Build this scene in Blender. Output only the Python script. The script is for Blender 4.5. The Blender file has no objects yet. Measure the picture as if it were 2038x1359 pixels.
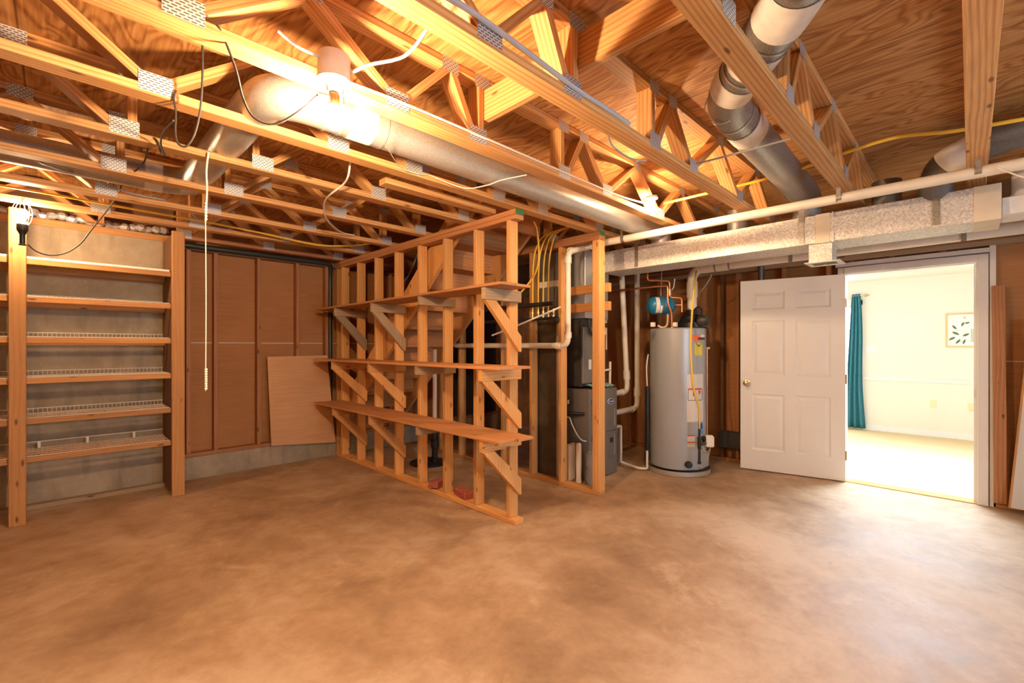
import bpy, math, random
from mathutils import Vector, Matrix
random.seed(7)
S = bpy.context.scene
COL = S.collection
PI = math.pi

# ------------------------------------------------------------------ camera, exposure, light
A = math.radians(45.2)                 # camera yaw off the +X axis
CAMH, FPX, CX, HY = 1.33, 906.0, 1019.0, 690.0
cam = bpy.data.cameras.new('camera'); cam.sensor_width = 36.0; cam.lens = 36.0 * FPX / 2038.0
cam.shift_y = (HY - 679.5) / 2038.0; cam.clip_start = 0.02
co = bpy.data.objects.new('camera', cam); COL.objects.link(co)
co.location = (0, 0, CAMH); co.rotation_euler = (PI / 2, 0, A - PI / 2)
S.camera = co
S.view_settings.view_transform = 'Standard'; S.view_settings.look = 'None'
S.view_settings.gamma = 1.0; S.view_settings.use_curve_mapping = False
S.view_settings.exposure = 0.0
S.cycles.sample_clamp_indirect = 6.0
S.cycles.max_bounces = 10; S.cycles.diffuse_bounces = 6

W = bpy.data.worlds.new('daylight'); S.world = W; W.use_nodes = True
W.node_tree.nodes['Background'].inputs[0].default_value = (0.75, 0.87, 1.0, 1)
W.node_tree.nodes['Background'].inputs[1].default_value = 1.0

WARM = (1.0, 0.675, 0.385)
BULB_MAIN, BULB_LEFT, BULB_RIGHT, BULB_FILL = 2800.0, 950.0, 2000.0, 1400.0

def area(name, loc, rot, sx, sy, power, col):
    l = bpy.data.lights.new(name, 'AREA'); l.shape = 'RECTANGLE'; l.size = sx; l.size_y = sy
    l.energy = power; l.color = col
    o = bpy.data.objects.new(name, l); COL.objects.link(o); o.location = loc; o.rotation_euler = rot
    return o
# daylight through the window of the bright room, an assumed ceiling light near its door, and an assumed window behind the camera
area('daylight_room_window', (9.05, 2.6, 1.35), (0, PI / 2, 0), 1.7, 1.5, 45, (0.80, 0.90, 1.0))
area('assumed_ceiling_light', (6.9, 0.50, 2.31), (0, math.radians(50), 0), 0.7, 1.3, 340, (0.66, 0.82, 1.0))  # unseen lamp, assumed and added for the light patch on the basement floor
area('assumed_rear_daylight', (1.6, -3.1, 1.45), (PI / 2, 0, PI), 1.9, 1.0, 140, (0.66, 0.84, 1.0))  # unseen window, assumed and added for cool light from behind the camera

# ------------------------------------------------------------------ sightlines of the survey (pixel of the frame -> point on a known plane)
def ray(x, y):
    l = (x - CX) / FPX; u = (HY - y) / FPX
    return (math.cos(A) + l * math.sin(A), math.sin(A) - l * math.cos(A), u)
def at_x(x, y, X): r = ray(x, y); t = X / r[0]; return Vector((X, r[1] * t, CAMH + r[2] * t))
def at_y(x, y, Y): r = ray(x, y); t = Y / r[1]; return Vector((r[0] * t, Y, CAMH + r[2] * t))
def at_z(x, y, Z=0.0): r = ray(x, y); t = (Z - CAMH) / r[2]; return Vector((r[0] * t, r[1] * t, Z))
def at_d(x, y, d): r = ray(x, y); return Vector((r[0] * d, r[1] * d, CAMH + r[2] * d))

# ------------------------------------------------------------------ materials
def nt(name):
    m = bpy.data.materials.new(name); m.use_nodes = True
    t = m.node_tree; b = t.nodes['Principled BSDF']
    return m, t, b
def N(t, typ, **kw):
    n = t.nodes.new(typ)
    for k, v in kw.items():
        if k.startswith('i_'): n.inputs[k[2:].replace('_', ' ')].default_value = v
        else: setattr(n, k, v)
    return n
def ramp(t, fac, stops, interp='LINEAR'):
    r = t.nodes.new('ShaderNodeValToRGB'); r.color_ramp.interpolation = interp
    e = r.color_ramp.elements
    while len(e) < len(stops): e.new(0.5)
    for k, (p, c) in enumerate(stops): e[k].position = p; e[k].color = (*c, 1) if len(c) == 3 else c
    t.links.new(fac, r.inputs[0]); return r
def mixc(t, fac, a, b, mode='MIX'):
    m = t.nodes.new('ShaderNodeMix'); m.data_type = 'RGBA'; m.blend_type = mode
    for sock, v in ((m.inputs[0], fac), (m.inputs[6], a), (m.inputs[7], b)):
        if hasattr(v, 'is_linked') or hasattr(v, 'links'): t.links.new(v, sock)
        elif isinstance(v, (int, float)): sock.default_value = v
        else: sock.default_value = (*v, 1)
    return m.outputs[2]
def math_n(t, op, a, b=None):
    m = t.nodes.new('ShaderNodeMath'); m.operation = op
    for k, v in enumerate((a, b)):
        if v is None: continue
        if isinstance(v, (int, float)): m.inputs[k].default_value = v
        else: t.links.new(v, m.inputs[k])
    return m.outputs[0]
def bump(t, b, h, strength=0.3, dist=0.01):
    n = t.nodes.new('ShaderNodeBump'); n.inputs['Strength'].default_value = strength; n.inputs['Distance'].default_value = dist
    t.links.new(h, n.inputs['Height']); t.links.new(n.outputs[0], b.inputs['Normal'])

def plain(name, col, rough=0.6, metal=0.0, vary=0.0, scale=6.0, spec=0.5):
    m, t, b = nt(name)
    b.inputs['Roughness'].default_value = rough; b.inputs['Metallic'].default_value = metal
    b.inputs['Specular IOR Level'].default_value = spec
    tc = N(t, 'ShaderNodeTexCoord'); n = N(t, 'ShaderNodeTexNoise', i_Scale=scale, i_Detail=4.0)
    t.links.new(tc.outputs['Object'], n.inputs['Vector'])
    v = max(vary, 0.015)
    r = ramp(t, n.outputs[0], [(0.3, tuple(c * (1 - v) for c in col)), (0.7, tuple(min(1, c * (1 + v)) for c in col))])
    t.links.new(r.outputs[0], b.inputs['Base Color'])
    return m

def wood(name, light, dark, rough=0.62, knots=0.5, ring=34.0, contrast=1.0):
    """lumber: UV.x runs along the board in metres, UV.y round it"""
    m, t, b = nt(name)
    uv = N(t, 'ShaderNodeUVMap'); uv.uv_map = 'UVMap'
    sep = N(t, 'ShaderNodeSeparateXYZ'); t.links.new(uv.outputs[0], sep.inputs[0])
    oi = N(t, 'ShaderNodeObjectInfo')
    # slow wander of the grain along the board
    mp = N(t, 'ShaderNodeMapping'); mp.inputs['Scale'].default_value = (0.7, 5.0, 1.0); t.links.new(uv.outputs[0], mp.inputs[0])
    wn = N(t, 'ShaderNodeTexNoise', i_Scale=1.0, i_Detail=1.5); t.links.new(mp.outputs[0], wn.inputs['Vector'])
    ph = math_n(t, 'ADD', math_n(t, 'MULTIPLY', sep.outputs[1], ring * 9.0), math_n(t, 'MULTIPLY', wn.outputs[0], 24.0))
    wave = math_n(t, 'ADD', math_n(t, 'MULTIPLY', math_n(t, 'SINE', ph), 0.5), 0.5)
    wave = math_n(t, 'POWER', wave, 2.2)
    mp2 = N(t, 'ShaderNodeMapping'); mp2.inputs['Scale'].default_value = (5.0, 190.0, 1.0); t.links.new(uv.outputs[0], mp2.inputs[0])
    st = N(t, 'ShaderNodeTexNoise', i_Scale=1.0, i_Detail=3.0); t.links.new(mp2.outputs[0], st.inputs['Vector'])
    mp3 = N(t, 'ShaderNodeMapping'); mp3.inputs['Scale'].default_value = (2.2, 9.0, 1.0); t.links.new(uv.outputs[0], mp3.inputs[0])
    bl = N(t, 'ShaderNodeTexNoise', i_Scale=1.0, i_Detail=3.0); t.links.new(mp3.outputs[0], bl.inputs['Vector'])
    f = math_n(t, 'ADD', math_n(t, 'MULTIPLY', wave, 0.30 * contrast), math_n(t, 'MULTIPLY', st.outputs[0], 0.55))
    f = math_n(t, 'ADD', f, math_n(t, 'MULTIPLY', bl.outputs[0], 0.35))
    r = ramp(t, f, [(0.33, light), (0.62, tuple(0.55 * a + 0.45 * c for a, c in zip(light, dark))), (1.0, dark)])
    # knots
    mp4 = N(t, 'ShaderNodeMapping'); mp4.inputs['Scale'].default_value = (7.0, 22.0, 1.0); t.links.new(uv.outputs[0], mp4.inputs[0])
    vo = N(t, 'ShaderNodeTexVoronoi', i_Scale=1.0); t.links.new(mp4.outputs[0], vo.inputs['Vector'])
    vc = N(t, 'ShaderNodeSeparateColor'); t.links.new(vo.outputs['Color'], vc.inputs[0])
    pick = math_n(t, 'GREATER_THAN', vc.outputs[0], 1.0 - 0.3 * knots)
    kn = ramp(t, vo.outputs['Distance'], [(0.11, (1, 1, 1)), (0.24, (0, 0, 0))])
    kf = math_n(t, 'MULTIPLY', math_n(t, 'MULTIPLY', kn.outputs[0], pick), 0.85)
    c = mixc(t, kf, r.outputs[0], tuple(x * 0.35 for x in dark))
    # each board its own tone
    hs = N(t, 'ShaderNodeHueSaturation'); t.links.new(c, hs.inputs['Color'])
    mr = N(t, 'ShaderNodeMapRange'); mr.inputs[3].default_value = 0.80; mr.inputs[4].default_value = 1.14
    t.links.new(oi.outputs['Random'], mr.inputs[0]); t.links.new(mr.outputs[0], hs.inputs['Value'])
    t.links.new(hs.outputs[0], b.inputs['Base Color'])
    b.inputs['Roughness'].default_value = rough
    b.inputs['Specular IOR Level'].default_value = 0.3
    bump(t, b, f, 0.16, 0.003)
    return m

def plywood(name):
    m, t, b = nt(name)
    tc = N(t, 'ShaderNodeTexCoord')
    mp = N(t, 'ShaderNodeMapping'); mp.inputs['Scale'].default_value = (2.6, 0.85, 1.0); t.links.new(tc.outputs['Object'], mp.inputs[0])
    n1 = N(t, 'ShaderNodeTexNoise', i_Scale=1.6, i_Detail=2.0, i_Distortion=0.6); t.links.new(mp.outputs[0], n1.inputs['Vector'])
    sep = N(t, 'ShaderNodeSeparateXYZ'); t.links.new(tc.outputs['Object'], sep.inputs[0])
    ph = math_n(t, 'ADD', math_n(t, 'MULTIPLY', n1.outputs[0], 74.0), math_n(t, 'MULTIPLY', sep.outputs[0], 22.0))
    wv = math_n(t, 'POWER', math_n(t, 'ADD', math_n(t, 'MULTIPLY', math_n(t, 'SINE', ph), 0.5), 0.5), 1.8)
    mp2 = N(t, 'ShaderNodeMapping'); mp2.inputs['Scale'].default_value = (70.0, 3.0, 1.0); t.links.new(tc.outputs['Object'], mp2.inputs[0])
    st = N(t, 'ShaderNodeTexNoise', i_Scale=1.0, i_Detail=4.0); t.links.new(mp2.outputs[0], st.inputs['Vector'])
    n3 = N(t, 'ShaderNodeTexNoise', i_Scale=1.1, i_Detail=3.0); t.links.new(tc.outputs['Object'], n3.inputs['Vector'])
    f = math_n(t, 'ADD', math_n(t, 'MULTIPLY', wv, 0.19), math_n(t, 'MULTIPLY', st.outputs[0], 0.58))
    f = math_n(t, 'ADD', f, math_n(t, 'MULTIPLY', n3.outputs[0], 0.35))
    r = ramp(t, f, [(0.32, (0.68, 0.39, 0.15)), (0.52, (0.49, 0.225, 0.072)), (0.80, (0.22, 0.07, 0.022))])
    # dark splits along the grain
    mp4 = N(t, 'ShaderNodeMapping'); mp4.inputs['Scale'].default_value = (26.0, 5.0, 1.0); t.links.new(tc.outputs['Object'], mp4.inputs[0])
    sp = N(t, 'ShaderNodeTexNoise', i_Scale=1.0, i_Detail=2.0); t.links.new(mp4.outputs[0], sp.inputs['Vector'])
    sr = ramp(t, sp.outputs[0], [(0.70, (0, 0, 0)), (0.76, (1, 1, 1))])
    c = mixc(t, math_n(t, 'MULTIPLY', sr.outputs[0], 0.55), r.outputs[0], (0.10, 0.04, 0.02))
    # sheet joints every 1.22 / 2.44 m
    bk = N(t, 'ShaderNodeTexBrick'); bk.offset = 0.5
    bk.inputs['Scale'].default_value = 1.0; bk.inputs['Mortar Size'].default_value = 0.004; bk.inputs['Brick Width'].default_value = 1.22; bk.inputs['Row Height'].default_value = 2.44
    bk.inputs['Color1'].default_value = (1, 1, 1, 1); bk.inputs['Color2'].default_value = (0.86, 0.84, 0.80, 1); bk.inputs['Mortar'].default_value = (0.45, 0.38, 0.32, 1)
    t.links.new(tc.outputs['Object'], bk.inputs['Vector'])
    c = mixc(t, 1.0, c, bk.outputs[0], 'MULTIPLY')
    t.links.new(c, b.inputs['Base Color']); b.inputs['Roughness'].default_value = 0.7; b.inputs['Specular IOR Level'].default_value = 0.25
    bump(t, b, f, 0.12, 0.004)
    return m

def concrete(name, c0, c1, c2, rough=0.75, speck=True, drip=False, sc=1.0):
    m, t, b = nt(name)
    tc = N(t, 'ShaderNodeTexCoord'); V = tc.outputs['Object']
    a = N(t, 'ShaderNodeTexNoise', i_Scale=0.85 * sc, i_Detail=9.0, i_Roughness=0.66, i_Distortion=0.3); t.links.new(V, a.inputs['Vector'])
    d = N(t, 'ShaderNodeTexNoise', i_Scale=5.0 * sc, i_Detail=10.0, i_Roughness=0.68, i_Distortion=0.3); t.links.new(V, d.inputs['Vector'])
    f = math_n(t, 'ADD', math_n(t, 'MULTIPLY', a.outputs[0], 0.74), math_n(t, 'MULTIPLY', d.outputs[0], 0.26))
    r = ramp(t, f, [(0.36, c0), (0.5, c1), (0.62, c2)])
    c = r.outputs[0]
    w = N(t, 'ShaderNodeTexNoise', i_Scale=1.9 * sc, i_Detail=9.0, i_Roughness=0.74, i_Distortion=0.5); t.links.new(V, w.inputs['Vector'])
    wr = ramp(t, w.outputs[0], [(0.57, (0, 0, 0)), (0.72, (1, 1, 1))])
    c = mixc(t, math_n(t, 'MULTIPLY', wr.outputs[0], 0.34), c, tuple(min(1, x * 1.45) for x in c2))
    if speck:
        v = N(t, 'ShaderNodeTexVoronoi', i_Scale=3.2); t.links.new(V, v.inputs['Vector'])
        vs = N(t, 'ShaderNodeSeparateColor'); t.links.new(v.outputs['Color'], vs.inputs[0])
        k = ramp(t, v.outputs['Distance'], [(0.020, (1, 1, 1)), (0.035, (0, 0, 0))])
        kk = math_n(t, 'MULTIPLY', k.outputs[0], math_n(t, 'GREATER_THAN', vs.outputs[0], 0.72))
        c = mixc(t, math_n(t, 'MULTIPLY', kk, 0.5), c, (0.75, 0.68, 0.58))
        v2 = N(t, 'ShaderNodeTexVoronoi', i_Scale=2.3); t.links.new(V, v2.inputs['Vector'])
        vs2 = N(t, 'ShaderNodeSeparateColor'); t.links.new(v2.outputs['Color'], vs2.inputs[0])
        k2 = ramp(t, v2.outputs['Distance'], [(0.012, (1, 1, 1)), (0.03, (0, 0, 0))])
        kk2 = math_n(t, 'MULTIPLY', k2.outputs[0], math_n(t, 'GREATER_THAN', vs2.outputs[1], 0.6))
        c = mixc(t, math_n(t, 'MULTIPLY', kk2, 0.6), c, (0.08, 0.05, 0.035))
    if drip:
        mp = N(t, 'ShaderNodeMapping'); mp.inputs['Scale'].default_value = (5.0, 5.0, 0.9); t.links.new(V, mp.inputs[0])
        dn = N(t, 'ShaderNodeTexNoise', i_Scale=1.6, i_Detail=6.0); t.links.new(mp.outputs[0], dn.inputs['Vector'])
        dr = ramp(t, dn.outputs[0], [(0.52, (0, 0, 0)), (0.68, (1, 1, 1))])
        c = mixc(t, math_n(t, 'MULTIPLY', dr.outputs[0], 0.4), c, tuple(x * 0.45 for x in c0))
    t.links.new(c, b.inputs['Base Color'])
    rr = ramp(t, a.outputs[0], [(0.35, (rough * 0.72,) * 3), (0.65, (rough,) * 3)]); t.links.new(rr.outputs[0], b.inputs['Roughness'])
    b.inputs['Specular IOR Level'].default_value = 0.35
    bump(t, b, d.outputs[0], 0.12, 0.004)
    return m

def galvanised(name, lo, hi, scale=55.0, rough=0.42, metal=0.75, spangle=0.35):
    m, t, b = nt(name)
    tc = N(t, 'ShaderNodeTexCoord')
    v = N(t, 'ShaderNodeTexVoronoi', i_Scale=scale); t.links.new(tc.outputs['Object'], v.inputs['Vector'])
    s = N(t, 'ShaderNodeSeparateColor'); t.links.new(v.outputs['Color'], s.inputs[0])
    n = N(t, 'ShaderNodeTexNoise', i_Scale=scale * .9, i_Detail=5.0, i_Distortion=1.2); t.links.new(tc.outputs['Object'], n.inputs['Vector'])
    n2 = N(t, 'ShaderNodeTexNoise', i_Scale=4.0, i_Detail=5.0); t.links.new(tc.outputs['Object'], n2.inputs['Vector'])
    f = math_n(t, 'ADD', math_n(t, 'MULTIPLY', s.outputs[0], spangle), math_n(t, 'MULTIPLY', n.outputs[0], 0.65 - spangle * .5))
    f = math_n(t, 'ADD', f, math_n(t, 'MULTIPLY', n2.outputs[0], 0.35 - spangle * .5))
    r = ramp(t, f, [(0.25, lo), (0.75, hi)])
    t.links.new(r.outputs[0], b.inputs['Base Color'])
    rr = ramp(t, f, [(0.2, (rough + 0.06,) * 3), (0.8, (rough - 0.06,) * 3)]); t.links.new(rr.outputs[0], b.inputs['Roughness'])
    b.inputs['Metallic'].default_value = metal
    return m

def slotted(name):
    """punched connector plate: rows of slots in galvanised steel (UV in metres)"""
    m, t, b = nt(name)
    uv = N(t, 'ShaderNodeUVMap'); uv.uv_map = 'UVMap'
    bk = N(t, 'ShaderNodeTexBrick'); bk.offset = 0.5; bk.offset_frequency = 2
    bk.inputs['Scale'].default_value = 1.0; bk.inputs['Brick Width'].default_value = 0.021; bk.inputs['Row Height'].default_value = 0.0098
    bk.inputs['Mortar Size'].default_value = 0.0030; bk.inputs['Mortar Smooth'].default_value = 0.0
    t.links.new(uv.outputs[0], bk.inputs['Vector'])
    r = ramp(t, bk.outputs['Fac'], [(0.4, (0.07, 0.07, 0.075)), (0.6, (0.70, 0.71, 0.74))])
    t.links.new(r.outputs[0], b.inputs['Base Color'])
    b.inputs['Metallic'].default_value = 0.35; b.inputs['Roughness'].default_value = 0.45
    bump(t, b, bk.outputs['Fac'], 0.5, 0.002)
    return m

def glow(name, col, strength):
    m, t, b = nt(name)
    b.inputs['Base Color'].default_value = (1, 1, 1, 1)
    b.inputs['Emission Color'].default_value = (*col, 1); b.inputs['Emission Strength'].default_value = strength
    return m

def panelboard(name, base):
    m, t, b = nt(name)
    tc = N(t, 'ShaderNodeTexCoord')
    mp = N(t, 'ShaderNodeMapping'); mp.inputs['Scale'].default_value = (3.0, 3.0, 60.0); t.links.new(tc.outputs['Object'], mp.inputs[0])
    n = N(t, 'ShaderNodeTexNoise', i_Scale=1.0, i_Detail=4.0); t.links.new(mp.outputs[0], n.inputs['Vector'])
    n2 = N(t, 'ShaderNodeTexNoise', i_Scale=2.0, i_Detail=4.0); t.links.new(tc.outputs['Object'], n2.inputs['Vector'])
    f = math_n(t, 'ADD', math_n(t, 'MULTIPLY', n.outputs[0], 0.5), math_n(t, 'MULTIPLY', n2.outputs[0], 0.5))
    r = ramp(t, f, [(0.35, tuple(x * 0.86 for x in base)), (0.65, tuple(x * 1.12 for x in base))])
    t.links.new(r.outputs[0], b.inputs['Base Color']); b.inputs['Roughness'].default_value = 0.8; b.inputs['Specular IOR Level'].default_value = 0.25
    return m

def printed(name, base, ink, rows=0.0075):
    """sticker with lines of small print"""
    m, t, b = nt(name)
    uv = N(t, 'ShaderNodeUVMap'); uv.uv_map = 'UVMap'
    bk = N(t, 'ShaderNodeTexBrick'); bk.inputs['Scale'].default_value = 1.0
    bk.inputs['Brick Width'].default_value = rows * 9; bk.inputs['Row Height'].default_value = rows; bk.inputs['Mortar Size'].default_value = rows * 0.34; bk.inputs['Mortar Smooth'].default_value = 0.2
    t.links.new(uv.outputs[0], bk.inputs['Vector'])
    r = ramp(t, bk.outputs['Fac'], [(0.3, tuple(0.55 * a + 0.45 * i for a, i in zip(base, ink))), (0.6, base)])
    t.links.new(r.outputs[0], b.inputs['Base Color']); b.inputs['Roughness'].default_value = 0.5
    return m

M = {}
M['truss'] = wood('pine_truss', (0.70, 0.39, 0.15), (0.34, 0.125, 0.038), knots=0.35)
M['stud'] = wood('fir_stud', (0.74, 0.39, 0.135), (0.44, 0.165, 0.045), knots=1.0, ring=26.0, contrast=0.5)
M['red'] = wood('red_fir', (0.52, 0.235, 0.095), (0.27, 0.095, 0.035), knots=0.6, ring=30.0, contrast=0.8)
M['post'] = wood('post_fir', (0.56, 0.275, 0.09), (0.34, 0.13, 0.04), knots=0.9, ring=22.0, contrast=0.5)
M['shelfwood'] = wood('shelf_pine', (0.58, 0.275, 0.11), (0.33, 0.125, 0.045), knots=0.5, ring=24.0, contrast=0.8)
M['dullwood'] = wood('weathered_pine', (0.40, 0.28, 0.165), (0.20, 0.12, 0.06), knots=0.3, contrast=0.6)
M['darkwood'] = wood('dark_lumber', (0.22, 0.11, 0.05), (0.10, 0.045, 0.02), knots=0.3)
M['ply'] = plywood('plywood_deck')
M['floor'] = concrete('floor_concrete', (0.25, 0.145, 0.074), (0.45, 0.292, 0.165), (0.61, 0.45, 0.30), rough=0.66)
M['conc'] = concrete('wall_concrete', (0.26, 0.195, 0.125), (0.355, 0.275, 0.18), (0.44, 0.35, 0.24), rough=0.9, speck=False, drip=True, sc=2.0)
M['panel'] = panelboard('brown_fibreboard', (0.40, 0.178, 0.066))
M['hard'] = panelboard('tan_hardboard', (0.64, 0.345, 0.155))
M['white'] = plain('white_paint', (0.80, 0.79, 0.77), 0.45)
M['doorpaint'] = plain('door_paint', (0.82, 0.815, 0.81), 0.4)
M['wire'] = plain('white_vinyl_wire', (0.78, 0.74, 0.66), 0.4)
M['pvc'] = plain('white_pvc', (0.74, 0.68, 0.58), 0.35, vary=0.08, scale=6)
M['galv'] = galvanised('galvanised_duct', (0.46, 0.45, 0.43), (0.66, 0.64, 0.61), 190.0, rough=0.40, metal=0.7, spangle=.3)
M['trunk'] = galvanised('spangled_trunk', (0.36, 0.33, 0.29), (0.95, 0.93, 0.89), 95.0, rough=0.55, metal=0.25, spangle=.25)
M['dgalv'] = galvanised('dull_duct', (0.13, 0.125, 0.12), (0.24, 0.235, 0.23), 200.0, rough=0.45, metal=0.6, spangle=.2)
M['mgalv'] = galvanised('grey_duct', (0.24, 0.235, 0.23), (0.40, 0.395, 0.385), 170.0, rough=0.4, metal=0.6, spangle=.25)
M['strap'] = galvanised('strap_steel', (0.2, 0.18, 0.16), (0.42, 0.39, 0.35), 150.0)
M['tape'] = plain('duct_tape', (0.70, 0.60, 0.46), 0.6, vary=0.08)
M['wtape'] = plain('white_mastic', (0.80, 0.79, 0.77), 0.6, vary=0.12, scale=14)
M['plate'] = slotted('connector_plate')
M['furn'] = plain('furnace_grey', (0.175, 0.155, 0.135), 0.42, 0.25, 0.06)
M['furnlite'] = plain('coil_panel_grey', (0.30, 0.27, 0.24), 0.5, 0.2)
M['heater'] = plain('heater_grey', (0.36, 0.37, 0.38), 0.32, 0.1, 0.02)
M['black'] = plain('black_plastic', (0.012, 0.012, 0.014), 0.4)
M['blackpipe'] = plain('black_iron', (0.03, 0.026, 0.024), 0.5, 0.4)
M['dark'] = plain('dark_metal', (0.05, 0.045, 0.04), 0.5, 0.3)
M['copper'] = plain('copper', (0.72, 0.28, 0.12), 0.3, 0.9, 0.1)
M['brass'] = plain('brass', (0.70, 0.52, 0.24), 0.3, 0.9)
M['tank'] = plain('tank_blue', (0.01, 0.16, 0.31), 0.3)
M['yellow'] = plain('yellow_jacket', (0.78, 0.50, 0.05), 0.4)
M['wcable'] = plain('white_cable', (0.80, 0.78, 0.74), 0.45)
M['gcable'] = plain('grey_cable', (0.34, 0.36, 0.40), 0.4)
M['bluecable'] = plain('pale_blue_cable', (0.55, 0.62, 0.74), 0.4)
M['bcord'] = plain('black_cord', (0.03, 0.025, 0.022), 0.5)
M['rope'] = plain('cotton_rope', (0.82, 0.76, 0.66), 0.9)
M['porcelain'] = plain('porcelain', (0.82, 0.79, 0.74), 0.3)
M['foil'] = galvanised('foil_facing', (0.55, 0.56, 0.6), (0.88, 0.88, 0.9), 90.0, 0.3, 0.5)
M['brick'] = plain('red_brick', (0.36, 0.085, 0.06), 0.85, vary=0.3, scale=40)
M['label'] = printed('printed_label', (0.80, 0.77, 0.72), (0.12, 0.12, 0.12))
M['ylabel'] = printed('yellow_label', (0.85, 0.68, 0.06), (0.08, 0.06, 0.02), 0.016)
M['orange'] = plain('orange_sticker', (0.85, 0.16, 0.03), 0.5)
M['redp'] = plain('red_print', (0.62, 0.05, 0.03), 0.5)
M['paper'] = plain('white_paper', (0.84, 0.82, 0.78), 0.6)
M['blue'] = plain('badge_blue', (0.02, 0.045, 0.26), 0.35)
M['greenp'] = plain('green_paint', (0.06, 0.20, 0.05), 0.7)
M['farwall'] = plain('cream_wall', (0.80, 0.75, 0.66), 0.8, vary=0.02, scale=2)
M['farceil'] = plain('cream_ceiling', (0.82, 0.81, 0.76), 0.85)
M['carpet'] = plain('beige_carpet', (0.70, 0.53, 0.31), 0.95, vary=0.1, scale=160)
M['curtain'] = plain('teal_curtain', (0.035, 0.19, 0.25), 0.85, vary=0.08, scale=20)
M['frame'] = wood('picture_oak', (0.70, 0.50, 0.28), (0.48, 0.30, 0.14), knots=0.0)
M['leaf'] = plain('print_leaf', (0.10, 0.16, 0.08), 0.8)
M['leaf2'] = plain('print_pale_leaf', (0.52, 0.55, 0.44), 0.8)
M['ivory'] = plain('ivory_plate', (0.76, 0.68, 0.42), 0.5)
M['chrome'] = plain('satin_brass', (0.66, 0.52, 0.34), 0.2, 0.95)
M['teal'] = plain('teal_wrap', (0.20, 0.36, 0.34), 0.6)
M['filter'] = plain('filter_card', (0.60, 0.53, 0.42), 0.8, vary=0.1)
M['soot'] = plain('sooty_void', (0.02, 0.016, 0.013), 0.9)
M['glass'] = plain('sky_pane', (0.9, 0.95, 1.0), 0.1)

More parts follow.
